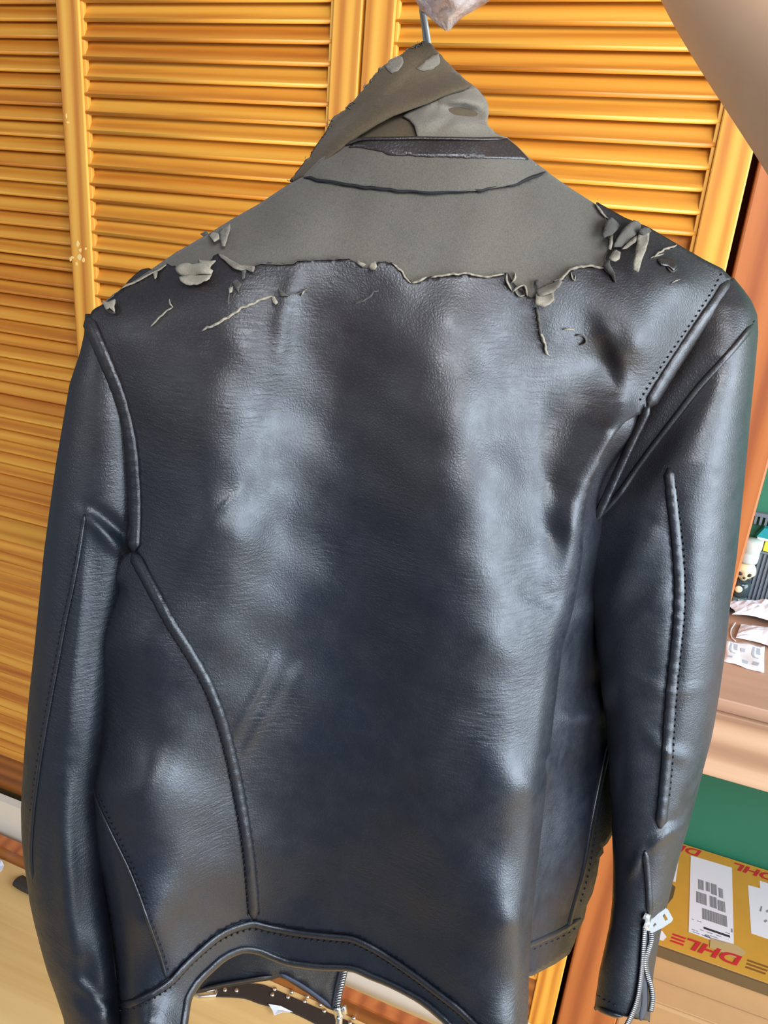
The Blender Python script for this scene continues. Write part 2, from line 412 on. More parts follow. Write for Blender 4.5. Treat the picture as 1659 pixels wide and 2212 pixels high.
CTRL = [(650,385,-1),(780,400,.6),(920,412,1.3),(1060,405,.8),(1180,372,-1),(550,445,-1.1),(450,505,-1.1),(370,552,-1.2),(300,600,-1.3),(190,690,-1.6),
 (1290,445,-1.2),(1400,490,-1.4),(1490,540,-1.8),(1580,602,-2.6),
 (620,470,1.1),(780,480,1.9),(940,490,2.2),(1100,480,1.7),(1230,480,.7),
 (300,650,.2),(400,600,.9),(500,560,1.5),(640,570,2.1),(900,570,2.7),(1150,560,2.0),(1350,590,1.2),(1480,610,.2),
 (212,740,-.9),(300,760,.9),(430,760,2.3),(520,760,3.1),(600,760,2.2),(680,760,1.0),(820,760,2.3),(980,740,3.9),(1090,740,2.7),(1200,740,2.1),(1290,780,.7),(1365,745,2.2),(1430,760,.6),(1500,700,-.8),
 (268,900,-1.0),(340,900,1.2),(420,900,3.0),(500,900,3.2),(600,900,1.5),(680,900,.4),(820,900,2.0),(990,900,4.6),(1080,900,3.2),(1165,930,1.5),(1250,930,2.0),(1322,925,3.0),(1385,900,-.4),(1400,850,-.2),

 (1020,1040,4.9),(1110,1040,3.3),(1180,1040,1.6),(1235,1040,2.5),(1272,1040,2.8),
 (285,1100,-.9),(345,1150,1.2),(430,1150,3.1),(500,1150,3.2),(600,1150,1.0),(690,1150,0),(830,1150,2.0),(1020,1150,5.1),(1110,1150,3.6),(1185,1150,1.9),(1235,1140,2.8),
 (1040,1280,5.2),(1130,1280,3.9),(1195,1280,2.6),
 (186,1400,-3),(230,1400,-.2),(290,1400,1.9),(380,1400,2.6),(480,1400,2.0),(580,1400,.4),(690,1400,-.2),(850,1400,2.4),(1030,1400,5.3),(1100,1400,4.9),(1160,1400,3.6),(1212,1400,2.2),
 (182,1640,-2.5),(230,1700,1.6),(300,1700,3.6),(420,1700,2.2),(540,1700,-.2),(650,1700,-.5),(850,1700,2.4),(1020,1700,5.2),(1110,1700,5.6),(1150,1700,4.6),(1178,1700,3.0),
 (238,1990,1.0),(300,1990,4.5),(390,1990,2.7),(480,1990,0),(548,1990,-1.9),(650,1990,-1.6),(760,1990,-.2),(900,1990,2.6),(1020,1990,5.5),(1095,1990,6.4),(1130,1990,5.4),(1149,1990,4.0),
 (258,2200,2.4),(310,2212,5.4),(390,2200,3.6),(480,2090,0),(545,2070,-2),(660,2095,-1.3),(760,2100,0),(900,2150,3),(1000,2212,5.6),(1085,2225,7),(1125,2225,6),(1141,2225,4.8)]
_rbf = RBF(CTRL)
def hbody(x, y):
    h = _rbf(x, y)
    d, p, sg = seg_dist(x, y, RIDGE)
    edge = np.clip(1-d/34, 0, 1); h = h-np.clip((np.asarray(y, float)-900)/160, 0, 1)*.016*edge**2.0
    d2, _, _ = seg_dist(x, y, LEFTS[3:]); e2 = np.clip(1-d2/40, 0, 1); h = h-.024*e2**2.2
    h = h+crease(x, y, [(1352,850),(1345,905),(1310,970),(1275,1050),(1262,1130)], .006, 20)
    h = h+crease(x, y, [(1300,690),(1335,780),(1352,870)], .005, 22)
    h = h-crease(x, y, [(1300,720),(1330,800),(1335,860)], .005, 26)
    h = h-crease(x, y, [(1258,1240),(1200,1300),(1120,1260)], .003, 25)
    h = h+crease(x, y, [(520,1640),(570,1550),(640,1440)], .0025, 10)+crease(x, y, [(500,1600),(560,1490),(600,1400)], .002, 9)
    h = h+crease(x, y, [(470,1110),(510,1070),(520,1040)], .0018, 8)
    h = h+crease(x, y, [(640,590),(610,690),(600,790)], .0035, 20)
    # slow, small unevenness of a soft hide
    X = np.asarray(x, float); Y = np.asarray(y, float)
    h = h+.0008*np.sin(X/47+Y/61)*np.sin(Y/53-X/83+1.3)+.0005*np.sin(X/23-Y/71+.6)*np.sin(Y/29+X/97)
    return h

def inside(px, py, poly):
    P = np.asarray(poly, float); c = np.zeros(px.shape, bool); j = len(P)-1
    for i in range(len(P)):
        xi, yi = P[i]; xj, yj = P[j]
        m = ((yi > py) != (yj > py)) & (px < (xj-xi)*(py-yi)/(yj-yi+1e-12)+xi); c ^= m; j = i
    return c
def panel_mesh(poly, hf, step):
    P = np.asarray(poly, float); P = np.vstack([P, P[:1]])
    B = []
    for a, b in zip(P[:-1], P[1:]):
        n = max(1, int(round(np.linalg.norm(b-a)/step)))
        for k in range(n): B.append(a+(b-a)*k/n)
    B = np.array(B)
    x0, y0 = B.min(0); x1, y1 = B.max(0)
    ys = np.arange(y0+step*.5, y1, step*.866); G = []
    for i, yy in enumerate(ys):
        xs = np.arange(x0+(.5*step if i % 2 else 0), x1, step); G.append(np.stack([xs, np.full(xs.shape, yy)], 1))
    G = np.vstack(G) if G else np.zeros((0,2))
    if len(G):
        G = G[inside(G[:,0], G[:,1], B)]
        d, _, _ = seg_dist(G[:,0], G[:,1], np.vstack([B, B[:1]])); G = G[d > step*.55]
    A = np.vstack([B, G]); nb = len(B)
    res = geometry.delaunay_2d_cdt([Vector(p) for p in A], [], [list(range(nb))], 1, 1e-4)
    xy = np.array([tuple(v) for v in res[0]]); F = [tuple(f) for f in res[2]]
    h = hf(xy[:,0], xy[:,1]); V = J(xy[:,0], xy[:,1], h)
    a, b, c = F[0]; nrm = np.cross(V[b]-V[a], V[c]-V[a])
    if nrm @ JN < 0: F = [f[::-1] for f in F]
    return V, F
def panel(name, poly, hf, mat, parent, step=9, thick=.0014, back=None):
    V, F = panel_mesh(poly, hf, step); o = mesh_obj(name, V, F, mat, parent)
    m = o.modifiers.new('thickness', 'SOLIDIFY'); m.thickness = thick; m.offset = -1
    if back: o.data.materials.append(back); m.material_offset = 1; m.material_offset_rim = 1
    return o
def strip_vf(line, hf, w, lift, n=8, step=7, taper=True, wav=0.0, sink=.0006):
    L = smooth_line(line, step); T = np.gradient(L, axis=0); T /= np.linalg.norm(T, axis=1)[:,None]+1e-9
    N = np.stack([-T[:,1], T[:,0]], 1); m = len(L)
    wv = np.full(m, w/2.0); lf = np.full(m, lift)
    if taper:
        e = np.minimum(np.arange(m), np.arange(m)[::-1])/2.5; k = np.clip(e+.25, 0, 1); wv = wv*k; lf = lf*k
    if wav: lf = lf*(1+wav*np.sin(np.arange(m)*1.9)+wav*RNG.normal(0,.6,m)); wv = wv*(1+.3*wav*RNG.normal(0,1,m))
    V = []; F = []
    hc = hf(L[:,0], L[:,1])
    for k in range(n):
        t = 2*math.pi*k/n; o = L+N*(wv*math.cos(t))[:,None]
        hh = hf(o[:,0], o[:,1])*.75+hc*.25+lf*math.sin(t)*(1 if math.sin(t) > 0 else .25)-sink*(math.sin(t) < .01)
        V.append(J(o[:,0], o[:,1], hh))
    V = np.stack(V, 1).reshape(-1, 3)
    for i in range(m-1):
        for k in range(n): F.append((i*n+k, (i+1)*n+k, (i+1)*n+(k+1)%n, i*n+(k+1)%n))
    F.append(tuple(range(n))); F.append(tuple((m-1)*n+k for k in range(n))[::-1])
    return V, F
def strip(name, line, hf, w, lift, mat, parent, **kw):
    V, F = strip_vf(line, hf, w, lift, **kw); return mesh_obj(name, V, F, mat, parent)
def stitches(line, hf, off, parent, size=3.0, dash=9, gap=5, lift=.0012):
    L = smooth_line(line, 1.5); T = np.gradient(L, axis=0); T /= np.linalg.norm(T, axis=1)[:,None]+1e-9
    L = L+np.stack([-T[:,1], T[:,0]], 1)*off
    parts = []; i = 0; nd = int(dash/1.5); ng = int(gap/1.5)
    while i+nd < len(L):
        q = L[i:i+nd:max(1, nd//2)]
        parts.append(strip_vf(q, hf, size, lift, n=5, step=dash/2.2, taper=False)); i += nd+ng
    return parts
jroot = np.array([*J(720, 2100, 0)])
jk = root('leather_jacket', tuple(jroot), 'worn black leather jacket seen from behind, hanging on a hanger with peeling shoulders', 'jacket')
STITCH = []

# grey backing that shows where the leather has peeled off the shoulders
SHL = [(176,705),(188,688),(215,662),(245,635),(300,600),(380,545),(450,505),(500,474),(560,440),(620,400),(652,383)]
SHR = [(1180,370),(1230,405),(1290,443),(1350,470),(1400,490),(1460,525),(1520,560),(1560,580),(1582,602)]
NECK = [(652,383),(700,390),(760,400),(860,411),(940,415),(1040,411),(1120,396),(1180,370)]
h_yoke = lambda x, y: hbody(x, y)-.0012
panel('worn_backing', SHL[1:]+NECK[1:-1]+SHR+[(1540,650),(1480,690),(1350,690),(1150,700),(900,690),(600,680),(380,700),(250,720)], h_yoke, M_FABRIC, jk, 9)

TEAR_L = [(184,686),(205,668),(228,654),(245,640),(262,622),(270,617),(283,612),(297,606),(316,595),(330,588),(334,600),(341,590),(352,578),(362,571),(378,575),(390,583),(420,590),(448,572),(462,553),(471,547),(480,556),(492,562),
          (503,578),(515,586),(530,582),(549,574),(560,568),(578,566),(600,570),(622,570),(632,568),(643,562),(668,559),(690,560),(725,561),(752,559),(764,563),(774,571),(786,575),(798,579),(806,571),(818,566),(831,564),(846,568),(858,578),(868,585),
          (872,594),(880,603),(889,611),(900,607),(912,603),(922,600),(945,598),(962,594),(984,592),(1005,590),(1027,593),(1048,598),(1066,597),(1085,592),(1097,589)]
TEAR_R = [(1106,606),(1116,618),(1128,630),(1140,640),(1152,644),(1166,630),(1180,616),(1196,606),(1213,603),(1222,590),(1231,582),(1246,577),(1262,574),(1276,574),(1292,576),(1304,578),(1309,570),(1307,560),(1316,540),(1320,525),(1314,508),(1322,492),(1312,478),(1305,463),(1296,457),(1290,447),(1287,437)]
def jitter(L, a, step=6, closed=False):
    P = [np.array(L[0], float)]
    for p, q in zip(L[:-1], L[1:]):
        p = np.array(p, float); q = np.array(q, float); n = max(1, int(np.linalg.norm(q-p)/step))
        for k in range(1, n+1):
            v = p+(q-p)*k/n; P.append(v+(RNG.normal(0, a, 2) if k < n or a > .8 else 0))
    return [tuple(v) for v in P]
TL = jitter(TEAR_L, 1.1); TR = jitter(TEAR_R, 1.1)
ARM_L = [(184,686),(200,722),(222,770),(245,830),(263,890),(278,960),(288,1040),(294,1120),(293,1188)]
PRIN = [(293,1188),(318,1240),(345,1290),(375,1345),(405,1392),(432,1436),(455,1478),(478,1535),(495,1590),(512,1660),(526,1730),(538,1800),(547,1870),(552,1930),(556,1985)]
ARM_R = [(1582,602),(1562,640),(1530,690),(1482,760),(1440,822),(1400,886),(1368,942),(1330,1020),(1298,1082),(1270,1140)]
HEM_T = [(255,2162),(285,2158),(320,2142),(345,2128),(370,2110),(405,2072),(440,2040),(470,2016),(500,2000),(525,1992),(545,1988),(575,1995),(600,2000),(640,2007),(680,2012),(720,2016),(760,2021),(805,2042),(850,2070),(885,2094),(920,2120),(955,2147),(985,2170),(1015,2198),(1045,2228),(1068,2258)]
HEM_B = [(388,2262),(396,2230),(402,2190),(408,2160),(430,2125),(455,2100),(480,2078),(505,2064),(530,2057),(560,2061),(590,2073),(620,2084),(660,2091),(700,2095),(760,2098),(800,2114),(830,2126),(860,2140),(910,2168),(950,2200),(975,2225),(1003,2262)]
rid_low = [p for p in RIDGE if p[1] >= 965]
kHem = HEM_T.index((545,1988))
back_poly = TL+TR+SHR[3:]+ARM_R[1:6]+[(1374,898),(1350,912),(1332,934),(1320,952)]+rid_low+HEM_T[kHem:][::-1]+PRIN[::-1][1:]+ARM_L[::-1][1:-1]
panel('back_panel', back_poly, hbody, M_LEATHER, jk, 7.5, .0013, M_SUEDE)
side_poly = PRIN+HEM_T[:kHem+1][::-1]+LEFTS[::-1][2:-1]
panel('side_panel', side_poly, lambda x, y: hbody(x, y)-.0006, M_LEATHER, jk, 7.5)
hem_poly = HEM_T+[(1139,2262)]+[(1139,2255)]+HEM_B[::-1]+[(262,2262),(258,2212)]
hem_poly = HEM_T+HEM_B[::-1]+[(262,2262),(258,2212)]
panel('hem_band', hem_poly, lambda x, y: hbody(x, y)-.0004, M_LEATHER, jk, 7.5, .003, M_LINING)

# raised seams
def hb(x, y): return hbody(x, y)+.0004
strip('armhole_seam', [(188,684),(203,722),(226,775),(250,835),(268,895),(282,960),(289,1040),(291,1120),(288,1192)], lambda x, y: hbody(x, y)+.0006, 30, .0042, M_WELT, jk, wav=.10, step=8)
strip('back_seam', [(286,1192)]+[(a-7, b) for a, b in PRIN[1:]], hb, 27, .0034, M_WELT, jk, wav=.13, step=8)
for off in (-12, 12): STITCH += stitches([(a-7, b) for a, b in PRIN[3:]], hb, off, jk)
strip('armhole_seam', [(1576,606),(1553,645),(1520,692),(1472,764),(1432,826),(1400,880)], lambda x, y: hbody(x, y)+.0004, 28, .0032, M_WELT, jk, wav=.06, step=8)
_al = RBF([(1400,880,-.3),(1368,942,-1.1),(1330,1020,-1.9),(1300,1082,-2.4),(1280,1130,-2.8)])
strip('armhole_seam', [(1402,876),(1372,938),(1338,1012),(1308,1078),(1284,1130)], _al, 20, .003, M_WELT, jk, wav=.06, step=8)
STITCH += stitches(ARM_R[:6], lambda x, y: hbody(x, y)+.0006, 25, jk, 2.2)
strip('hem_seam', [(a+2, b+9) for a, b in HEM_T], hb, 17, .0022, M_WELT, jk, wav=.05)
STITCH += stitches([(a+2, b+21) for a, b in HEM_T], hb, 0, jk)
strip('hem_edge', [(a, b-6) for a, b in HEM_B], lambda x, y: hbody(x, y)-.001, 17, .0030, M_WELT, jk, wav=.05)
strip('side_seam', [(198,1690),(203,1719),(224,1770),(252,1828),(275,1875),(300,1936),(322,1998),(344,2059),(360,2114)], lambda x, y: hbody(x, y)-.0002, 9, .0022, M_WELT, jk)
STITCH += stitches([(205,1719),(226,1770),(254,1828),(277,1875),(302,1936),(324,1998),(346,2059),(362,2112)], hb, -7, jk, 2.5)

# right front, turned under behind the fold of the back
FR_CTRL = [(1400,870,-1.2),(1240,860,.7),(1320,820,-.6),(1215,1000,.7),(1280,900,.9),(1345,925,-.2),(1340,1000,-2.6),(1250,1120,.2),(1300,1090,-3.2),(1210,1400,.2),(1240,1400,-2.5),(1290,1380,-5.5),(1185,1650,1.8),(1230,1650,-3.0),(1320,1650,-6.5),(1150,1980,2.6),(1200,1980,-2.2),(1310,1900,-6.5),(1140,2110,2.8),(1190,2100,-2.5),(1240,2060,-5),
           (1100,1400,1.2),(1100,1700,3),(1100,2100,3),(1340,1200,-6),(1360,1780,-7.5)]
_fr = RBF(FR_CTRL)
def hfront(x, y):
    h = _fr(x, y)
    h = h+crease(x, y, [(1205,1540),(1240,1560),(1285,1545),(1320,1500)], .007, 18)-crease(x, y, [(1205,1480),(1250,1500),(1310,1440)], .008, 30)
    h = h+crease(x, y, [(1240,1350),(1300,1290)], .005, 20)+crease(x, y, [(1210,1620),(1300,1600)], .002, 14)+crease(x, y, [(1200,1580),(1280,1650)], .002, 12)
    return h
fr_poly = [(1100,1390),(1190,1390),(1205,1140),(1215,1000),(1235,850),(1320,815),(1404,862),(1384,925),(1345,1005),(1312,1075),(1360,1180),(1360,1700),(1330,1790),(1312,1822),(1303,1830),(1304,1842),(1296,1852),(1290,1890),(1280,1930),(1268,1955),(1262,1985),(1252,2005),(1242,2035),(1230,2061),(1200,2082),(1150,2108),(1100,2118)]
panel('front_panel', fr_poly, hfront, M_LEATHER, jk, 9, .0016)['label'] = 'right front panel turned under the back'
strip('side_seam', [(1318,1600),(1300,1680),(1280,1780),(1262,1880),(1240,1960),(1226,2015)], hfront, 12, .002, M_WELT, jk)
strip('hem_seam', [(1130,2048),(1170,2030),(1215,2010),(1256,1984)], hfront, 13, .0024, M_WELT, jk)
STITCH += stitches([(1130,2062),(1170,2044),(1215,2024),(1252,2000)], hfront, 0, jk)
STITCH += stitches([(1330,1600),(1312,1680),(1292,1780),(1274,1880),(1252,1960)], hfront, 0, jk, 2.5)

# left front, seen below the hem of the back, with its open zip
h_lf = lambda x, y: -.088+.012*np.sin(np.asarray(x)/70.0)+.00*np.asarray(y)
lf_poly = [(300,720),(500,560),(700,520),(1000,540),(1250,600),(1330,800),(1300,1100),(1180,1300),(1000,1500),(800,1800),(752,2000),(740,2085),(727,2130),(722,2184),(706,2178),(688,2164),(664,2146),(640,2131),(618,2116),(604,2111),(588,2117),(540,2124),(480,2134),(430,2146),(330,2150),(262,2000),(215,1700),(240,1300),(290,1000)]
panel('front_panel', lf_poly, h_lf, M_LEATHER, jk, 22, .002)['label'] = 'left front panel seen through the open hem'
strip('front_hem_seam', [(432,2138),(480,2126),(540,2116),(588,2109)], h_lf, 9, .003, M_WELT, jk)
strip('front_facing', [(604,2103),(640,2122),(664,2137),(690,2156),(716,2176)], h_lf, 10, .003, M_LINING, jk)
zp = smooth_line([(742,2090),(735,2120),(728,2150),(724,2180)], 5.5)
zt = strip_vf([(a+1, b) for a, b in zp], h_lf, 20, .0025, step=8, taper=False)
zo = mesh_obj('front_zip', zt[0], zt[1], M_TAPE, jk)
tv = []
for a, b in zp: tv.append(strip_vf([(a-1, b), (a+10, b-2.5)], lambda x, y: h_lf(x, y)+.0025, 3.2, .0015, n=6, step=5, taper=False))
V, F = join_vf(tv); mesh_obj('zip_teeth', V, F, M_METAL, zo)['kind'] = 'stuff'
V, F = join_vf([strip_vf([(728,2176),(735,2202)], h_lf, 20, .006, n=8, step=8, taper=False), strip_vf([(742,2172),(745,2192)], lambda x, y: h_lf(x, y)+.002, 12, .004, n=8, step=8, taper=False),
                strip_vf([(733,2196),(731,2240)], lambda x, y: h_lf(x, y)+.003, 15, .003, n=8, step=8, taper=False)])
mesh_obj('zip_slider', V, F, M_METAL, zo)

# ------------------------------------------------------------------ sleeves
class Sleeve:
    def __init__(s, rows, hc, b, skew=0.0, folds=()):
        r = np.asarray(rows, float); s.y = r[:,0]; s.l = r[:,1]; s.r = r[:,2]; s.hc = hc; s.b = b; s.skew = skew; s.folds = folds
    def edges(s, y):
        k = lambda a: np.interp(y, s.y, a)
        return k(s.l), k(s.r)
    def prof(s, y):
        c = np.interp(y, s.hc[0], s.hc[1]); b = np.interp(y, s.b[0], s.b[1]); return c, b
    def h(s, x, y, side=1):
        x = np.asarray(x, float); y = np.asarray(y, float)
        l, r = s.edges(y); u = np.clip((x-(l+r)/2)/((r-l)/2), -1, 1)
        sk = np.interp(y, s.skew[0], s.skew[1]); us = np.clip(u-sk*(1-u*u), -1, 1); c, b = s.prof(y)
        h = c+side*b*np.sqrt(np.clip(1-us*us, 0, 1))
        if side > 0:
            f = 0
            for (line, amp, w) in s.folds: f = f+crease(x, y, line, amp, w)
            h = h+f*np.clip(4*(1-np.abs(u)), 0, 1)
        return h
    def mesh(s, y0, y1, step=9, n=34, slope=0.0):
        ys = np.arange(y0, y1+.1, step); V = []; m = len(ys); N = 2*n
        th = np.r_[np.linspace(math.pi, 0, n, endpoint=False), np.linspace(0, -math.pi, n, endpoint=False)]
        for y in ys:
            f = np.clip((y-(y1-70))/70, 0, 1)
            l, r = s.edges(y); x = (l+r)/2+(r-l)/2*np.cos(th)
            yy = np.full(N, y)+slope*f*(x-(l+r)/2)
            h = np.where(np.sin(th) >= -1e-9, s.h(x, yy, 1), s.h(x, yy, -1)); V.append(J(x, yy, h))
        V = np.vstack(V); F = []
        for i in range(m-1):
            for k in range(N): F.append((i*N+k, (i+1)*N+k, (i+1)*N+(k+1)%N, i*N+(k+1)%N))
        return V, F
RS = Sleeve([(598,1572,1584),(608,1552,1592),(625,1530,1606),(650,1500,1624),(680,1475,1636),(720,1450,1638),(800,1405,1631),(900,1350,1621),(1000,1305,1612),(1100,1268,1602),(1200,1255,1592),(1300,1272,1578),(1350,1284,1573),(1400,1289,1568),
             (1500,1300,1554),(1560,1308,1544),(1600,1312,1536),(1660,1316,1520),(1700,1318,1510),(1750,1321,1497),(1800,1322,1483),(1850,1324,1468),(1900,1324,1455),(1950,1322,1443),(2000,1316,1430),(2050,1305,1421),(2100,1294,1412),(2150,1288,1408),(2190,1284,1404),(2280,1278,1398)],
            ([600,700,900,1200,1600,1900,2200], [-.030,-.032,-.040,-.048,-.046,-.032,-.006]), ([600,660,760,1000,1400,1800,2000,2200], [.004,.020,.034,.050,.050,.036,.028,.026]), ([600,720,1000,1300,1700,2000], [.1,.48,.5,.36,.2,.12]),
            [([(1440,1790),(1480,1760),(1500,1700)], -.004, 14), ([(1400,1835),(1440,1800),(1475,1780)], .005, 12), ([(1360,1900),(1380,1850),(1395,1830)], .004, 10),
             ([(1300,1330),(1340,1250),(1420,1130)], .006, 34), ([(1380,1560),(1430,1620),(1520,1650)], .002, 14), ([(1345,1300),(1330,1400),(1350,1560),(1360,1800)], .004, 40),
             ([(1560,760),(1490,860),(1420,960),(1340,1070)], -.006, 34), ([(1350,1450),(1440,1500),(1540,1480)], .0015, 14), ([(1360,1350),(1420,1290),(1440,1260)], .002, 12),
             ([(1450,1050),(1466,1180),(1468,1300),(1452,1450),(1440,1600)], -.004, 18)])
LSV = Sleeve([(676,184,205),(690,183,215),(720,182,240),(760,173,262),(790,163,272),(830,150,285),(900,138,298),(1000,121,306),(1100,107,310),(1190,95,300),(1300,84,276),(1400,74,255),(1500,63,242),(1600,54,232),(1700,47,225),(1750,45,225),(1800,46,226),(1850,50,228),
              (1900,57,231),(1950,64,235),(2000,75,241),(2050,88,248),(2100,102,254),(2150,120,261),(2200,137,267),(2280,150,276)],
             ([680,800,1000,1200,1600,2000,2200], [-.026,-.030,-.036,-.040,-.034,-.026,-.018]), ([680,740,900,1200,1600,2000,2250], [.004,.016,.026,.036,.040,.036,.036]), ([0,3000],[.1,.1]),
             [([(178,1108),(215,1140),(262,1195)], .006, 12), ([(195,1095),(240,1130),(280,1170)], -.006, 14), ([(140,1640),(138,1800),(150,1980),(175,2120)], .007, 22), ([(178,1120),(172,1300),(150,1500),(140,1620)], .005, 20),
              ([(180,2060),(190,2150),(240,2170)], -.006, 24), ([(200,2240),(230,2200),(255,2185)], .004, 20), ([(160,2110),(210,2165),(250,2180)], .004, 14)])
V, F = RS.mesh(600, 2196, slope=.22)
sr = mesh_obj('sleeve', V, F, M_LEATHER_SLEEVE, jk); sr['label'] = 'right sleeve with an open cuff zip'
m = sr.modifiers.new('thickness', 'SOLIDIFY'); m.thickness = .0016; m.offset = -1
V, F = LSV.mesh(678, 2275)
sl = mesh_obj('sleeve', V, F, M_LEATHER_SLEEVE, jk); sl['label'] = 'left sleeve in shade'
m = sl.modifiers.new('thickness', 'SOLIDIFY'); m.thickness = .0016; m.offset = -1
hr = lambda x, y: RS.h(x, y); hl = lambda x, y: LSV.h(x, y)
strip('sleeve_seam', [(1628,700),(1600,735),(1560,780),(1510,835),(1460,900),(1410,965),(1370,1020),(1335,1070),(1290,1120)], lambda x, y: hr(x, y)+.0005, 15, .0022, M_WELT, sr)
STITCH += stitches([(1628,690),(1600,725),(1560,770),(1510,825),(1460,888),(1410,952),(1370,1007)], lambda x, y: hr(x, y)+.0006, -4, jk, 2.5)
strip('sleeve_seam', [(1444,1010),(1452,1080),(1462,1170),(1468,1260),(1466,1340),(1458,1420),(1450,1500),(1444,1580),(1440,1650),(1433,1730),(1426,1790)], lambda x, y: hr(x, y)+.0005, 26, .0036, M_WELT, sr, wav=.14, step=8)
STITCH += stitches([(1444,1040),(1452,1100),(1462,1180),(1466,1260),(1464,1340),(1456,1420),(1448,1500),(1442,1580),(1438,1650),(1430,1730)], lambda x, y: hr(x, y)+.0008, -16, jk, 3.2)
strip('sleeve_seam', [(1394,1838),(1398,1880),(1402,1930),(1404,1980)], lambda x, y: hr(x, y)+.0004, 16, .0024, M_WELT, sr)
strip('cuff_edge', [(1286,2172),(1300,2182),(1325,2192),(1345,2196)], lambda x, y: hr(x, y)+.0003, 12, .0022, M_WELT, sr)
STITCH += stitches([(1290,2150),(1310,2164),(1335,2174)], lambda x, y: hr(x, y)+.0004, 0, jk, 2.5)
strip('sleeve_seam', [(182,1110),(170,1190),(155,1270),(140,1340),(125,1420),(108,1510),(92,1600),(80,1680),(70,1760),(65,1840),(68,1900)], lambda x, y: hl(x, y)+.0003, 10, .0020, M_WELT, sl)
STITCH += stitches([(180,1110),(164,1190),(149,1270),(134,1340),(119,1420),(102,1510),(86,1600),(74,1680),(64,1760)], lambda x, y: hl(x, y)+.0004, 0, jk, 2.5)
# open zip of the right cuff
hz = lambda x, y: hr(np.minimum(x, 1400), np.minimum(y, 2190))+.002
Z1 = smooth_line([(1394,2000),(1391,2040),(1388,2080),(1384,2120),(1377,2160),(1364,2195),(1345,2230)], 4.2)
Z2 = smooth_line([(1404,2002),(1407,2030),(1400,2055),(1395,2080),(1400,2110),(1407,2135),(1409,2160),(1405,2186)], 4.2)
for Z, mt in ((Z1, M_METAL), (Z2, M_METAL)):
    V, F = strip_vf(Z, hz, 12, .0018, step=6, taper=False); zt = mesh_obj('cuff_zip', V, F, M_TAPE, sr)
    zt['label'] = 'metal zip side of the right cuff'
    tv = []
    for i in range(1, len(Z)-1):
        t = Z[i+1]-Z[i-1]; t /= np.linalg.norm(t); nn = np.array([-t[1], t[0]])
        tv.append(strip_vf([Z[i]-nn*4.6, Z[i]+nn*4.6], lambda x, y: hz(x, y)+.0012, 2.5, .0016, n=6, step=4.5, taper=False))
    V, F = join_vf(tv); mesh_obj('zip_teeth', V, F, mt, zt)['kind'] = 'stuff'
strip('zip_gap', [(1399,2004),(1398,2040),(1393,2080),(1392,2120),(1392,2170),(1384,2205)], lambda x, y: hz(x, y)-.0012, 15, .0008, M_TAPE, sr)
V, F = join_vf([strip_vf([(1391,1978),(1403,1984)], hz, 16, .003, n=8, step=6, taper=False), strip_vf([(1392,1996),(1405,2002)], lambda x, y: hz(x, y)+.0015, 20, .003, n=8, step=6, taper=False),
                strip_vf([(1398,1976),(1399,2010)], lambda x, y: hz(x, y)+.001, 12, .003, n=8, step=8, taper=False)])
zs = mesh_obj('zip_slider', V, F, M_SILVER, sr)
# pull tab: plate with two slots, standing off the cuff
def plate_with_slots(corners, slots, hfun, th):
    polys = [corners]+slots; coords = []; faces = []; edges = []
    for q in polys:
        i0 = len(coords); coords += [Vector(p) for p in q]; n = len(q); edges += [(i0+k, i0+(k+1)%n) for k in range(n)]
    res = geometry.delaunay_2d_cdt(coords, edges, [], 1, 1e-4)
    xy = np.array([tuple(v) for v in res[0]]); keep = []
    for f in res[2]:
        c = xy[list(f)].mean(0)
        if inside(np.array([c[0]]), np.array([c[1]]), corners)[0] and not any(inside(np.array([c[0]]), np.array([c[1]]), s)[0] for s in slots): keep.append(tuple(f))
    h = hfun(xy[:,0], xy[:,1]); A = J(xy[:,0], xy[:,1], h)
    a, b, c = keep[0]
    if np.cross(A[b]-A[a], A[c]-A[a]) @ JN < 0: keep = [f[::-1] for f in keep]
    return A, keep
A, K = plate_with_slots([(1401,2006),(1407,1988),(1420,1975),(1437,1963),(1443,1966),(1454,1986),(1450,1992),(1432,2004),(1412,2014),(1406,2014)],
                        [[(1410,2000),(1415,1993),(1419,1998),(1413,2004)], [(1431,1978),(1436,1974),(1443,1986),(1437,1990)]], lambda x, y: hz(1398+0*x, y)+.006+(np.asarray(x)-1400)*.00009, .001)
pt = mesh_obj('zip_pull', A, K, M_SILVER, sr, smooth=False); m = pt.modifiers.new('thickness', 'SOLIDIFY'); m.thickness = .0012; m.offset = -1

# ------------------------------------------------------------------ collar
BAND = [(652,383),(668,366),(690,344),(719,326),(745,311),(768,303),(790,299),(850,298),(900,297),(960,298),(1034,299),(1096,297),(1118,316),(1142,340),(1162,355),(1184,371),(1120,396),(1040,411),(940,416),(860,411),(760,400),(700,391)]
_bd = RBF([(652,383,-1.2),(719,330,-.9),(760,360,.3),(800,300,.3),(800,395,.9),(930,298,.7),(930,340,1.3),(930,412,1.6),(1060,298,.4),(1060,345,1.0),(1060,405,1.1),(1096,297,-.5),(1142,342,-.8),(1184,371,-1.3),(1120,390,.4),(700,385,-.1)])
panel('collar_stand', BAND, _bd, M_FABRIC, jk, 7, .002)['label'] = 'collar stand worn to its grey backing'
strip_poly = jitter([(762,309),(790,300),(900,298),(1034,300),(1095,298),(1118,317),(1142,343)], 0, 8)+jitter([(1142,345),(1100,343),(1050,341),(980,340),(900,337),(845,335),(835,330),(800,322),(770,318),(752,318)], .9, 8)
panel('collar_leather_strip', strip_poly, lambda x, y: _bd(x, y)+.0012, M_LEATHER_STRIP, jk, 6, .0012)
strip('collar_seam', [(746,314),(768,304),(790,300),(850,299),(900,298),(960,299),(1034,300),(1092,299)], lambda x, y: _bd(x, y)+.001, 8, .0024, M_LEATHER_STRIP, jk)
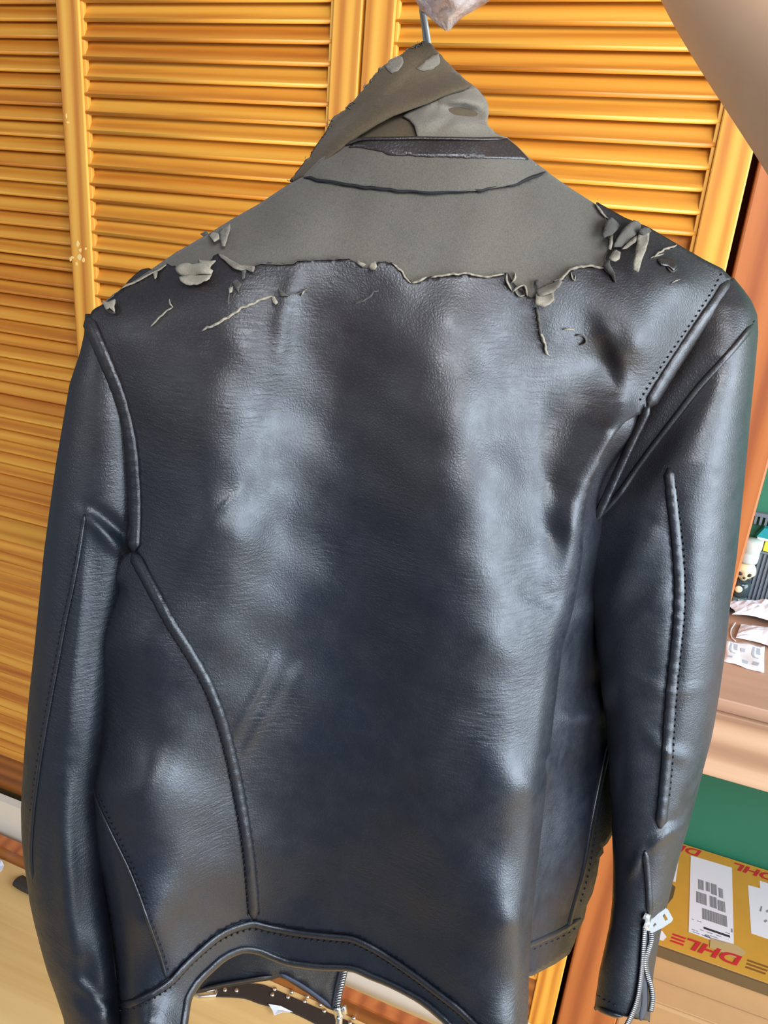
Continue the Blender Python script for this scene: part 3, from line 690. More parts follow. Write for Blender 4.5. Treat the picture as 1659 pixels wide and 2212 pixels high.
nk = [(656,384),(700,390),(760,400),(860,411),(940,415),(1040,410),(1120,395),(1180,371)]
V, F = strip_vf(jitter(nk, 1.2, 14), lambda x, y: _bd(x, y)*.5+hbody(x, y)*.5+.0008, 7, .0012, step=7); mesh_obj('neck_seam', V, F, M_STITCH, jk)
COLL = [(625,391),(640,374),(647,366),(656,350),(669,338),(676,322),(683,313),(694,297),(705,284),(711,268),(716,259),(730,248),(745,237),(760,220),(778,200),(795,179),(810,161),(831,140),(850,128),(868,119),(880,108),(890,101),(903,95),(915,89),(929,93),
        (947,114),(962,130),(984,152),(1005,172),(1018,181),(1036,196),(1048,212),(1054,234),(1052,252),(1050,266),(1060,278),(1074,289),(1094,297),(1060,302),(960,300),(850,300),(790,302),(760,312),(735,322),(719,335),(694,354),(665,378),(645,388)]
_cl = RBF([(625,391,-3.2),(665,376,-2.4),(690,310,-3.2),(745,237,-3.4),(745,300,-1.6),(810,161,-3.4),(800,230,-2.0),(800,300,-.7),(868,119,-3.4),(915,89,-3.6),(890,180,-2.2),(900,250,-1.0),(930,300,-.1),(980,150,-3.0),(980,220,-1.6),(1036,196,-2.8),(1050,266,-1.6),(1094,297,-.8),(1000,290,-.3)])
def hcol(x, y):
    return _cl(x, y)+crease(x, y, [(690,345),(745,290),(810,235),(880,190),(950,165)], .004, 20)-crease(x, y, [(725,325),(785,285),(850,255),(930,225),(1010,195)], .005, 16)+crease(x, y, [(700,320),(760,250),(830,180),(880,130)], .002, 12)
panel('collar', jitter(COLL[:25], 1.6, 7)+COLL[25:], hcol, M_COLLAR, jk, 7, .002)['label'] = 'raised collar worn to its brown backing'
FLAP_LOW = [(1020,184),(1005,190),(980,198),(954,208),(925,222),(895,233),(850,250),(815,268),(780,288),(745,312),(715,334),(690,356),(667,377)]
def hflap(x, y):
    d, _, _ = seg_dist(x, y, FLAP_LOW)
    return hcol(x, y)+.0035+.0075*np.exp(-(d/26)**2)-.004*np.exp(-((d-48)/22)**2)+crease(x, y, [(690,330),(760,262),(840,190),(890,140)], .0035, 12)
panel('collar_flap', jitter(COLL[:30], 1.2, 7)+FLAP_LOW[1:]+[(645,388)], hflap, M_COLLAR, jk, 6, .0018)
def hcolg(x, y):
    h = hcol(x, y)+.0045
    return h+crease(x, y, [(945,218),(1000,216),(1048,226)], .009, 13)-crease(x, y, [(950,232),(1000,238),(1045,250)], .008, 13)+crease(x, y, [(890,270),(950,262),(1040,268)], .004, 16)-crease(x, y, [(930,285),(985,250),(1030,252)], .003, 12)+crease(x, y, [(900,250),(940,215)], .003, 12)
CG = [(1096,297),(1070,288),(1052,266),(1056,234),(1049,212),(1032,192),(1020,186),(1000,190),(975,198),(954,206),(944,214),(930,222),(905,230),(885,240),(872,249),(884,256),(893,267),(899,280),(902,296),(960,298),(1034,299)]
panel('collar_worn_patch', jitter(CG, .9, 9), hcolg, M_COLLARG, jk, 6, .0016)
panel('collar_worn_patch', jitter([(831,142),(845,128),(862,121),(871,124),(869,138),(858,153),(846,158),(838,152)], 1.2, 6), lambda x, y: hflap(x, y)+.0012, M_COLLARG, jk, 6, .001)
panel('collar_worn_patch', jitter([(900,148),(915,135),(935,120),(947,116),(952,128),(946,142),(930,151),(912,153)], 1.2, 6), lambda x, y: hflap(x, y)+.001, M_COLLARG, jk, 6, .001)
fr = []
for k in range(70):
    t = RNG.uniform(); q = smooth_line(COLL[:24], 2.0); p = q[int(t**.8*(len(q)-1))]; a = RNG.uniform(0, 6.28); l = RNG.uniform(3, 9)
    fr.append(strip_vf([p, p+.5*l*np.array([math.cos(a), math.sin(a)])+RNG.normal(0,1,2), p+l*np.array([math.cos(a+.4), math.sin(a+.4)])], lambda x, y: hflap(x, y)+.001, RNG.uniform(1.5,4), .001, n=5, step=3))
V, F = join_vf(fr); mesh_obj('frayed_threads', V, F, M_COLLARG, jk)['kind'] = 'stuff'

# ------------------------------------------------------------------ torn edges and flakes
def torn_edge(L, w, lift, mat):
    L = np.asarray(L, float); V, F = strip_vf(L, lambda x, y: hbody(x, y)+.0006, w, lift, step=5, wav=.35, n=6)
    return mesh_obj('torn_edge', V, F, mat, jk)
segs = [(TL[k:k+14], m) for k, m in ((4, M_SUEDE), (16, M_SUEDE))]
torn_edge([(262,624),(270,618),(283,613),(297,607),(316,596),(332,588),(345,582),(360,571)], 5, .0025, M_SUEDE)
torn_edge(jitter([(549,575),(560,569),(600,571),(632,569),(643,562),(690,560),(752,559)], .8, 9), 3.6, .0016, M_FLAKEDARK)
torn_edge(jitter([(846,568),(868,585),(874,598),(889,612)], .8, 7), 4.5, .0022, M_SUEDE)
torn_edge(jitter([(889,612),(905,607),(922,598)], .6, 7), 6, .003, M_SUEDE)
torn_edge(jitter([(930,600),(962,594),(1005,590),(1048,598),(1090,592)], .7, 8), 5, .0024, M_SUEDE)
torn_edge(jitter([(1196,607),(1213,603),(1231,582),(1246,577),(1276,574),(1304,579)], .9, 7), 6, .0026, M_SUEDE)
torn_edge(jitter([(1304,579),(1320,592),(1329,610)], .7, 7), 5, .0026, M_FLAKEDARK)
torn_edge(jitter([(1287,440),(1296,457),(1305,465),(1316,472)], .9, 6), 6, .002, M_SUEDE)
torn_edge(jitter([(325,706),(340,690),(356,675),(374,662)], .6, 6), 4, .002, M_SUEDE)
torn_edge([(374,664),(367,656),(366,646)], 5, .0025, M_SUEDE)
torn_edge(jitter([(436,715),(462,702),(485,690),(520,668),(559,650),(590,640)], 1.0, 7), 6, .0028, M_SUEDE)
torn_edge(jitter([(590,640),(602,637),(645,634),(660,629),(672,626)], .9, 7), 3.5, .002, M_FLAKEDARK)
torn_edge([(650,640),(656,630),(664,624)], 4, .003, M_SUEDE)
torn_edge(jitter([(766,658),(780,651),(798,643),(806,632),(817,627)], 1.2, 6), 4.5, .0022, M_FLAKEDARK)
torn_edge(jitter([(1159,664),(1163,690),(1170,728),(1174,744)], .8, 8), 7, .003, M_FLAKEDARK)
torn_edge(jitter([(1168,715),(1174,738),(1180,756),(1186,772)], 1.5, 6), 6, .0032, M_SUEDE)
torn_edge([(1216,712),(1228,711),(1242,713)], 5, .003, M_SUEDE)
torn_edge([(1243,726),(1256,724),(1265,732),(1264,742),(1250,746)], 4, .002, M_FLAKEDARK)
torn_edge(jitter([(1412,556),(1424,545),(1440,536),(1462,530)], .9, 6), 6, .003, M_SUEDE)
torn_edge(jitter([(1404,558),(1420,552),(1434,548)], .8, 6), 4, .002, M_SUEDE)
torn_edge([(1440,576),(1452,587),(1464,580)], 4, .0016, M_FLAKEDARK)
torn_edge([(1450,612),(1458,607),(1470,603)], 3, .0016, M_SUEDE)
torn_edge([(1095,590),(1094,604),(1099,616),(1106,628)], 5, .004, M_SUEDE)
torn_edge([(1113,588),(1112,602),(1104,612)], 5, .004, M_SUEDE)
torn_edge([(1106,632),(1120,620),(1134,618),(1139,640)], 5, .004, M_SUEDE)
torn_edge([(1112,628),(1122,640),(1136,636)], 4, .003, M_SUEDE)
torn_edge([(1233,587),(1236,600),(1241,606),(1243,594)], 4, .004, M_SUEDE)
torn_edge([(500,610),(494,640),(492,664)], 4, .002, M_FLAKEDARK)
def flake(poly, mat, lift=.006, curl=(0,1), base=.001, bumpy=.002, thick=.0009):
    P = np.asarray(poly, float); c = np.array(curl, float); c /= np.linalg.norm(c); s = P @ c; s0, s1 = s.min(), s.max(); ph = RNG.uniform(0, 6, 2)
    def hf(x, y):
        t = (np.asarray(x)*c[0]+np.asarray(y)*c[1]-s0)/(s1-s0)
        return hbody(x, y)+base+lift*np.sin(np.clip(t, 0, 1)*2.1)+bumpy*np.sin(np.asarray(x)/9+ph[0])*np.sin(np.asarray(y)/8+ph[1])
    V, F = panel_mesh(jitter(poly+[poly[0]], .7, 7)[:-1], hf, 5); o = mesh_obj('leather_flake', V, F, mat, jk)
    m = o.modifiers.new('thickness', 'SOLIDIFY'); m.thickness = thick; m.offset = -1; return o
flake([(378,579),(390,570),(402,568),(416,571),(430,567),(446,574),(460,584),(456,592),(430,593),(400,598),(384,592)], M_SUEDE, .007, (.2,-1))
flake([(386,598),(404,594),(432,589),(458,589),(452,600),(424,614),(402,615),(390,607)], M_SUEDE, .008, (0,1))
flake([(428,560),(446,563),(465,562),(455,573),(451,584),(444,577),(436,574)], M_SUEDE, .006, (.6,1))
flake([(471,548),(490,555),(506,565),(522,573),(550,575),(546,587),(532,582),(522,584),(505,578),(494,570)], M_COLLARG, .005, (.4,1))
flake([(522,580),(532,583),(528,598),(522,604)], M_FLAKEDARK, .004, (0,1))
flake([(450,506),(460,501),(471,504),(474,515),(462,521)], M_SUEDE, .006, (.6,.6), .003)
flake([(473,501),(484,492),(497,482),(492,508),(486,531),(479,532)], M_COLLARG, .004, (1,.2), .003)
flake([(432,505),(445,498),(450,506),(444,514)], M_FLAKEDARK, .003, (-.6,-.6), -.002)
flake([(218,650),(232,652),(248,646),(246,660),(247,674),(236,664),(228,668)], M_SUEDE, .005, (.4,1), .002)
flake([(227,655),(240,670),(250,676),(240,680),(228,672)], M_LEATHER_STRIP, .003, (.4,1), .001)
flake([(330,587),(340,583),(338,596),(334,602)], M_SUEDE, .004, (0,1))
flake([(502,608),(512,604),(520,612),(516,632),(508,622)], M_FLAKEDARK, .004, (.3,1))
flake([(494,622),(504,618),(502,628),(495,632)], M_SUEDE, .003, (-1,.3))
flake([(586,640),(592,637),(600,652),(596,658),(590,652)], M_SUEDE, .005, (0,1))
flake([(598,622),(612,630),(624,640),(606,638)], M_FLAKEDARK, .002, (0,1))
flake([(770,561),(782,567),(790,572),(784,578),(774,570)], M_SUEDE, .005, (.5,1))
flake([(797,578),(801,568),(811,563),(814,575),(810,583),(800,583)], M_SUEDE, .006, (0,1))
flake([(1159,627),(1172,618),(1192,612),(1208,602),(1214,608),(1206,620),(1196,632),(1180,636),(1164,640)], M_COLLARG, .008, (.4,1))
flake([(1157,634),(1176,630),(1196,632),(1197,645),(1188,656),(1176,664),(1158,658)], M_SUEDE, .011, (.1,1))
flake([(1158,604),(1168,603),(1170,618),(1160,626)], M_FLAKEDARK, .003, (0,1))
flake([(1301,507),(1305,494),(1307,483),(1314,474),(1322,469),(1332,478),(1340,487),(1330,500),(1322,508),(1307,513)], M_FLAKEDARK, .008, (-1,.3))
flake([(1318,510),(1325,506),(1324,524),(1320,540),(1315,538),(1318,524)], M_SUEDE, .006, (0,1))
flake([(1316,556),(1324,542),(1329,538),(1341,545),(1338,560),(1330,565),(1320,561)], M_SUEDE, .009, (.2,1))
flake([(1304,572),(1308,562),(1318,562),(1318,572),(1328,590),(1331,612),(1322,596),(1312,582)], M_FLAKEDARK, .005, (.3,1))
flake([(1326,534),(1334,514),(1343,497),(1356,484),(1369,475),(1379,478),(1385,484),(1384,495),(1378,503),(1360,518),(1344,534)], M_FABRIC, .006, (-.7,-.7), .001)
flake([(1344,538),(1360,520),(1376,508),(1374,522),(1356,536)], M_SUEDE, .004, (.5,1))
flake([(1368,583),(1371,560),(1373,545),(1377,515),(1383,496),(1398,492),(1403,503),(1402,516),(1397,534),(1391,551),(1385,568),(1380,586)], M_SUEDE, .011, (.2,1))
flake([(1380,497),(1392,491),(1402,492),(1408,500),(1396,505),(1388,512)], M_FLAKEDARK, .006, (.3,-1))
flake([(1420,560),(1440,556),(1456,562),(1464,574),(1456,584),(1444,574),(1430,572)], M_LEATHER_STRIP, .0022, (.3,1), .0004, .0008)
flake([(1130,347),(1150,349),(1159,356),(1148,358),(1138,361),(1131,358)], M_SUEDE, .003, (0,1), .0)
flake([(1126,345),(1132,347),(1132,362),(1127,358)], M_FLAKEDARK, .003, (0,1), .0)
flake([(300,604),(318,588),(332,580),(326,592),(310,604)], M_FLAKEDARK, .002, (-.5,-1), -.001)
# bulge of the front shoulder behind the left shoulder line
flake([(272,612),(290,594),(305,582),(322,579),(332,584),(318,594),(298,606)], M_LEATHER_STRIP, .0, (0,1), -.014)

V, F = join_vf(STITCH); mesh_obj('stitching', V, F, M_STITCH, jk)['kind'] = 'stuff'

# ------------------------------------------------------------------ hanger, plastic wrap, person
hg = root('clothes_hanger', tuple(J(918, 80, -.02)), 'grey metal hanger whose hook stem rises out of the jacket collar', 'hanger')
M_HOOK = plain('grey_hook_coating', srgb(176,182,182), .42, .25)
def Jp(pts): return np.array([J(x, y, h/100) for x, y, h in pts])
def sm3(P, n=8):
    P = np.asarray(P); return smooth_line(P, np.linalg.norm(np.diff(P, axis=0), axis=1).sum()/(n*len(P)))
st = sm3(Jp([(926,150,-4.6),(921,100,-4.4),(917,62,-4.0),(912,25,-3.2),(910,-20,-2.1),(912,-70,-2.0),(922,-105,-2.0),(945,-128,-2.0),(972,-120,-2.0),(984,-92,-2.0),(976,-66,-2.0)]))
V, F = tube_vf(st, .0021, 8); mesh_obj('hook', V, F, M_HOOK, hg)
st2 = sm3(Jp([(929,108,-4.2),(922,62,-3.7),(916,27,-2.9)])); V, F = tube_vf(st2, .0017, 8); mesh_obj('hook_sleeve', V, F, M_HOOK, hg)
ar = sm3(Jp([(250,665,-4),(420,560,-3.6),(640,430,-3.4),(800,340,-3.2),(926,150,-4.6),(1040,330,-3.2),(1190,420,-3.6),(1380,520,-4),(1520,590,-4.4)]))
V, F = tube_vf(ar, .004, 8); mesh_obj('arm_rod', V, F, M_HOOK, hg)

t = NT('clear_plastic_film'); t.base(srgb(226,218,220)); t.set(Roughness=.16, Alpha=.62); t.b.inputs['Transmission Weight'].default_value = .35; t.b.inputs['IOR'].default_value = 1.3
cr_ = t.noise(t.coord(), 70, 4, .6); t.link(t.bump(cr_, .8, .006), t.b.inputs['Normal'])
wv_ = t.noise(t.coord(), 45, 3, .5); t.base(t.mix(t.ramp(wv_, [(.4,(0,0,0)),(.62,(1,1,1))]), srgb(140,132,142), srgb(236,236,240)))
M_FILM = t.m
V = []; F = []; rows = [(66,965,4,.3),(60,966,9,.6),(52,965,17,1.0),(42,963,28,1.5),(30,968,44,2.2),(16,975,58,2.8),(0,982,72,3.2),(-20,985,80,3.4),(-50,984,78,3.2),(-85,975,60,2.6),(-115,962,34,1.8),(-135,955,14,1.0)]
n = 36
for y, xc, a, b in rows:
    for k in range(n):
        th = 2*math.pi*k/n; w = 1+.17*math.sin(5*th+y*.03)+.10*math.sin(11*th-y*.05)+RNG.normal(0,.05)
        V.append(J(xc+a*w*math.cos(th), y+RNG.normal(0,1.5)+.25*a*math.cos(th)*(-.3), (-.4+b*w*math.sin(th)*.8)/100))
for i in range(len(rows)-1):
    for k in range(n): F.append((i*n+k, i*n+(k+1)%n, (i+1)*n+(k+1)%n, (i+1)*n+k))
pw = mesh_obj('plastic_wrap', np.array(V), F, M_FILM); tag(pw, 'crumpled clear plastic wrap bunched around the hanger hook above the collar', 'plastic wrap')

t = NT('skin'); nn = t.noise(t.coord(), 22, 4, .6); t.base(t.mix(nn, srgb(244,204,168), srgb(236,188,148))); t.set(Roughness=.52)
t.b.inputs['Subsurface Weight'].default_value = .12; t.b.inputs['Subsurface Radius'].default_value = (.012,.005,.003)
t.link(t.bump(t.noise(t.coord(), 260, 3), .12, .0006), t.b.inputs['Normal']); M_SKIN = t.m
def skin_body(name, chains, mat, levels=2):
    """chains: lists of (point, radius); a chain may start at an existing point index given as an int"""
    me = bpy.data.meshes.new(name); V = []; E = []; Rd = []
    for ch in chains:
        prev = None
        for it in ch:
            if isinstance(it, int): prev = it; continue
            p, r = it; V.append(p); Rd.append(r); i = len(V)-1
            if prev is not None: E.append((prev, i))
            prev = i
    V = np.array(V); org = V[0]
    me.from_pydata((V-org).tolist(), E, []); me.update(); o = bpy.data.objects.new(name, me); COL.objects.link(o); o.location = org
    o.modifiers.new('skin', 'SKIN'); sv = me.skin_vertices[0].data
    for i, r in enumerate(Rd): sv[i].radius = (r, r)
    sv[0].use_root = True
    o.modifiers['skin'].use_smooth_shade = True
    s = o.modifiers.new('sub', 'SUBSURF'); s.levels = levels; s.render_levels = levels
    me.materials.append(mat); return o
A_ = lambda x, y, d: at_depth(np.array(float(x)), np.array(float(y)), d)
hk = J(912, -75, -.02); right = R[:,0]; upv = -R[:,1]; fw = R[:,2]
palm = hk+right*.060+upv*.012-fw*.012
wrist = palm+right*.075-upv*.004-fw*.055
ch = [[(A_(2040,440,.30), .046),(A_(1930,330,.325), .045),(A_(1820,222,.36), .0425),(A_(1680,80,.405), .0395),(A_(1560,-40,.45), .034),(wrist, .0265),(palm+right*.03-fw*.012, .027),(palm, .026)]]
base_i = len(ch[0])-1
for k in range(4):                       # four fingers closed round the hook
    o = palm+upv*(.028-.019*k)-right*.008
    ln = (.92, 1.0, .95, .78)[k]
    ch.append([base_i,(o-right*.020+fw*.010, .0098),(o-right*.045*ln+fw*.030, .0088),(o-right*.060*ln+fw*.020-upv*.004, .0082),(o-right*.052*ln-fw*.002-upv*.006, .0076),(o-right*.036*ln-fw*.006-upv*.006, .0066)])
ch.append([base_i,(palm+upv*.022+right*.008-fw*.020, .0115),(palm+upv*.030-right*.020-fw*.030, .0100),(palm+upv*.020-right*.046-fw*.024, .0092),(palm+upv*.010-right*.062-fw*.018, .0080)])
pe = skin_body('person', ch, M_SKIN); tag(pe, 'person seen only as a bare forearm reaching in at upper right to hold the hanger', 'person')

# ------------------------------------------------------------------ desk against the green wall
DZ = .906
dk = root('desk', (0.9, .2, 0), 'wood-grain desk top fixed along the green wall at right', 'desk')
fx = .161
box('desk_top', fx, 1.9, .028, .415, DZ-.022, DZ, M_DESK, dk, .002)
box('front_board', fx, 1.9, .022, .045, DZ-.137, DZ-.0225, M_FASCIA, dk, .002)['label'] = 'lighter wood-grain front board'

# ------------------------------------------------------------------ things on the desk
def crumple(name, pts_fn, nu, nv, mat, thick, label, cat):
    V = []; F = []
    for i in range(nu):
        for j in range(nv): V.append(pts_fn(i/(nu-1), j/(nv-1)))
    for i in range(nu-1):
        for j in range(nv-1): F.append((i*nv+j, (i+1)*nv+j, (i+1)*nv+j+1, i*nv+j+1))
    o = mesh_obj(name, np.array(V), F, mat, smooth=False); m = o.modifiers.new('thickness', 'SOLIDIFY'); m.thickness = thick; m.offset = 0
    return tag(o, label, cat)
M_TISSUE = plain('white_tissue', srgb(222,230,244), .8, nscale=80, namt=.06)
M_BLACKCLOTH = plain('black_cloth', srgb(40,42,54), .85, nscale=60)
M_PAPER = plain('white_sachet_film', srgb(232,238,246), .35)
M_GREYINK = plain('grey_print', srgb(176,186,200), .5)
M_TEAL = plain('teal_plastic', srgb(24,134,140), .4); M_YELL = plain('yellow_card', srgb(214,200,60), .5)
M_GREYP = plain('grey_ribbed_plastic', srgb(96,104,112), .5); M_BLUEINK = plain('blue_violet_print', srgb(140,146,212), .5)
def fold_noise(seed, amp, fr):
    r = np.random.default_rng(seed); k = r.normal(0, fr, (9,2)); ph = r.uniform(0,6.28,9)
    return lambda u, v: amp*sum(abs(math.sin(k[i,0]*u+k[i,1]*v+ph[i])) for i in range(9))/9
f1 = fold_noise(3, .030, 7); f2 = fold_noise(5, .028, 7); f3 = fold_noise(8, .012, 5)
def tis1(u, v): return (.206+.125*u+.006*math.sin(7*v), .305+.062*v+.010*math.sin(5*u), DZ+.012+f1(u,v)*(.35+math.sin(math.pi*u)*math.sin(math.pi*v)))
def tis2(u, v): return (.212+.125*u+.012*v, .238+.060*v-.016*u+.008*math.sin(6*u), DZ+.001+f2(u,v)*(.25+math.sin(math.pi*u)*math.sin(math.pi*v)))
crumple('tissue', tis1, 14, 10, M_TISSUE, .0008, 'crumpled white tissue lying further back on the desk, against the black cloth', 'tissue', )['group'] = 'crumpled tissues on the desk'
crumple('tissue', tis2, 14, 10, M_TISSUE, .0008, 'crumpled white tissue lying nearer on the desk, right behind the flat white sachet', 'tissue')['group'] = 'crumpled tissues on the desk'
crumple('black_cloth', lambda u, v: (.170+.20*u, .345+.062*v, DZ+.002+f3(u,v)), 12, 7, M_BLACKCLOTH, .0012, 'black cloth lying on the desk at the foot of the green wall', 'cloth')
q = [(.189,.147),(.25,.138),(.259,.235),(.196,.226)]
def sach(u, v):
    a = np.array(q[0])*(1-u)+np.array(q[1])*u; b = np.array(q[3])*(1-u)+np.array(q[2])*u; p = a*(1-v)+b*v
    return (p[0], p[1], DZ+.0015+.0022*math.sin(5*u+2*v)**2+.0012*math.sin(9*v))
V = [sach(i/10, j/10) for i in range(11) for j in range(11)]; F = [(i*11+j, (i+1)*11+j, (i+1)*11+j+1, i*11+j+1) for i in range(10) for j in range(10)]
sa = mesh_obj('sachet', V, F, M_PAPER); m = sa.modifiers.new('thickness', 'SOLIDIFY'); m.thickness = .001; m.offset = 0
tag(sa, 'flat white sachet strip with grey print at the front of the desk', 'sachet')
def sline(pts, w):
    P = np.array([sach(a, b) for a, b in pts]); P[:,2] += .0009; parts = []
    d = np.gradient(P, axis=0); nn = np.stack([-d[:,1], d[:,0], 0*d[:,0]], 1); nn /= np.linalg.norm(nn, axis=1)[:,None]
    A = P+nn*w/2; B = P-nn*w/2; VV = np.vstack([A, B]); k = len(P)
    return VV, [(i, i+1, k+i+1, k+i) for i in range(k-1)]
prints = []
for u0 in (.14, .72):
    prints.append(sline([(u0, .86),(u0-.01,.7),(u0-.005,.56),(u0+.04,.47),(u0+.1,.46),(u0+.12,.5)], .004))
    prints.append(sline([(u0+.1,.86),(u0+.1,.74),(u0+.11,.62)], .009))
prints += [sline([(.46,.74),(.47,.62)], .008), sline([(.46,.2),(.6,.19)], .012), sline([(.72,.22),(.86,.2)], .012), sline([(.06,.22),(.2,.21)], .006)]
V, F = join_vf(prints); mesh_obj('printing', V, F, M_GREYINK, sa, smooth=False)
stp = sm3([(.212,.232,DZ+.0015),(.206,.245,DZ+.0015),(.206,.27,DZ+.002),(.211,.29,DZ+.003),(.214,.298,DZ+.006)]); V, F = tube_vf(stp, .0012, 6)
tag(mesh_obj('string', V, F, M_TISSUE), 'short white string between the crumpled tissues and the sachet', 'string')
# bottle with a skull
M_GLASSG = plain('greenish_glass', srgb(112,142,138), .12, Alpha=.9); M_GLASSG.node_tree.nodes['Principled BSDF'].inputs['Transmission Weight'].default_value = .5
M_FROST = plain('frosted_cap', srgb(206,220,214), .35); M_FROST.node_tree.nodes['Principled BSDF'].inputs['Transmission Weight'].default_value = .25
M_BONE = plain('ivory', srgb(222,208,166), .5, nscale=60); M_DARKGL = plain('dark_glass', srgb(44,58,62), .12); M_SOCKET = plain('black_paint', srgb(38,36,32), .6)
bx, by = .2170, .373
bo = root('skull_bottle', (bx, by, DZ), 'greenish glass bottle with an ivory skull under a frosted cap', 'bottle')
def place(vf): V, F = vf; return np.asarray(V)+np.array([bx,by,DZ]), F
V, F = place(lathe_vf([(.001,0),(.0185,0),(.0195,.004),(.0192,.020),(.0165,.027),(.0150,.030)])); mesh_obj('glass_base', V, F, M_GLASSG, bo)
V, F = place(lathe_vf([(.0150,.030),(.0172,.036),(.0180,.046),(.0172,.056),(.0140,.062)])); mesh_obj('glass_body', V, F, M_DARKGL, bo)
V, F = place(lathe_vf([(.0120,.098),(.0165,.100),(.0172,.104),(.0172,.118),(.0160,.1195),(.0172,.121),(.0170,.138),(.0150,.143),(.002,.144)])); mesh_obj('cap', V, F, M_FROST, bo)
bm = bmesh.new(); bmesh.ops.create_uvsphere(bm, u_segments=28, v_segments=20, radius=1)
for v_ in bm.verts:
    x, y, z = v_.co; w = 1 if z > -.15 else 1-.42*min(1, (-.15-z)/.6)
    for sx in (-1, 1):
        d = math.hypot(x-sx*.38, z+.10)
        if y < 0: y += .34*math.exp(-(d/.24)**2)
    if y < 0: y += .22*math.exp(-(math.hypot(x, z+.42)/.13)**2)
    v_.co = (x*.0195*w, y*.0185*w, z*.0205)
bm.verts.index_update(); V = np.array([tuple(v_.co) for v_ in bm.verts])+np.array([bx, by, DZ+.080]); F = [tuple(v_.index for v_ in f.verts) for f in bm.faces]; bm.free()
sk = mesh_obj('skull', V, F, M_BONE, bo)
for sx, sz, rr, dp in ((-.0074,-.002,.0042,.0125),(.0074,-.002,.0042,.0125),(0,-.0088,.0024,.0150)):
    bm = bmesh.new(); bmesh.ops.create_uvsphere(bm, u_segments=12, v_segments=8, radius=rr)
    V = np.array([tuple(v_.co) for v_ in bm.verts])*np.array([1,.6,1])+np.array([bx+sx, by-dp, DZ+.080+sz]); bm.verts.index_update(); F = [tuple(v_.index for v_ in f.verts) for f in bm.faces]; bm.free()
    mesh_obj('eye_socket' if sx else 'nose_hole', V, F, M_SOCKET, sk)
bm = bmesh.new(); bmesh.ops.create_uvsphere(bm, u_segments=14, v_segments=10, radius=.007); bm.verts.index_update()
V = np.array([tuple(v_.co) for v_ in bm.verts])*np.array([1,.5,1])+np.array([bx-.004, by-.0165, DZ+.048]); F = [tuple(v_.index for v_ in f.verts) for f in bm.faces]; bm.free()
mesh_obj('ivory_bead', V, F, M_BONE, bo)
# ribbed grey bin with cards, teal pack
gb = root('ribbed_bin', (.33, .40, DZ), 'dark grey ribbed plastic bin at the green wall beside the skull bottle', 'bin')
box('bin_body', .2290, .47, .3975, .418, DZ, 1.021, M_GREYP, gb, .002)
rb = [box_vf(.2305+k*.0072, .2342+k*.0072, .3940, .3978, DZ+.003, 1.018) for k in range(33)]
V, F = join_vf(rb); mesh_obj('rib', V, F, M_GREYP, gb, smooth=False)['kind'] = 'stuff'
tag(box('card', .2415, .300, .401, .404, 1.0215, 1.043, M_YELL, b=.001), 'yellow card sticking up behind the edge of the ribbed grey bin', 'card')
tag(box('card', .2330, .2400, .401, .404, 1.0215, 1.043, M_WHITE, b=.001), 'narrow white card sticking up beside the yellow card in the bin', 'card')
tp = root('teal_pack', (.31, .40, 1.0435), 'teal pack with a white underside lying on top of the cards', 'pack')
V = [(.2235,.392,1.0500),(.37,.390,1.0475),(.37,.407,1.0495),(.2240,.407,1.0520),(.2330,.393,1.0690),(.37,.391,1.0700),(.37,.407,1.0710),(.2340,.407,1.0700)]
F = [(0,3,2,1),(4,5,6,7),(0,1,5,4),(1,2,6,5),(2,3,7,6),(3,0,4,7)]
mesh_obj('pack_body', V, F, M_TEAL, tp, smooth=False)
V = [(.2265,.393,1.0450),(.37,.391,1.0435),(.37,.406,1.0440),(.2270,.406,1.0455),(.2255,.3925,1.0498),(.37,.3905,1.0473),(.37,.4065,1.0493),(.2260,.4065,1.0518)]
mesh_obj('pack_underside', V, F, M_WHITE, tp, smooth=False)
cr = root('comb_rail', (.33, .415, 1.07), 'grey toothed rail fixed along the green wall above the bin', 'rail')
box('rail_bar', .205, .48, .4085, .4195, 1.084, 1.091, M_GREYP, cr)
V, F = join_vf([box_vf(.206+k*.009, .2105+k*.009, .4095, .4185, 1.068, 1.0845) for k in range(30)]); mesh_obj('tooth', V, F, M_GREYP, cr, smooth=False)['kind'] = 'stuff'
en = root('envelope', (.27, .372, DZ+.014), 'white paper envelope with a violet edge, lying on the black cloth', 'envelope')
V, F = box_vf(.2435, .36, .366, .379, DZ+.013, DZ+.016); mesh_obj('paper', np.array(V)+np.array([[0, -.10*(v[0]-.2435), 0] for v in V]), F, M_WHITE, en, smooth=False)
V, F = box_vf(.262, .36, .3632, .3658, DZ+.0132, DZ+.0158); mesh_obj('violet_edge', np.array(V)+np.array([[0, -.10*(v[0]-.2435), 0] for v in V]), F, M_BLUEINK, en, smooth=False)

# ------------------------------------------------------------------ parcels under the desk
M_YBOX = plain('yellow_parcel_board', srgb(186,138,48), .6, nscale=30, namt=.08)
M_CARD = plain('brown_cardboard', srgb(176,140,96), .75, nscale=40, namt=.06)
M_RED = plain('red_print', srgb(178,34,40), .6); M_BROWNINK = plain('brown_print', srgb(120,78,30), .6); M_LABEL = plain('label_paper', srgb(212,210,216), .6)
M_INK = plain('black_ink', srgb(44,44,48), .6); M_INKG = plain('grey_ink', srgb(128,130,134), .6); M_TAPEB = plain('brown_tape', srgb(92,74,50), .3)
BZ = .307
c2 = root('cardboard_box', (.44, .24, 0), 'plain brown cardboard box on the floor under the yellow parcel', 'box')
box('box_body', .166, .80, .065, .41, 0, .215, M_CARD, c2, .004)
box('flap', .170, .796, .070, .40, .2155, .2185, M_CARD, c2, .001)
pb = root('parcel_box', (.40, .26, .2185), 'yellow parcel with red printed letters and white shipping labels on the brown box', 'parcel')
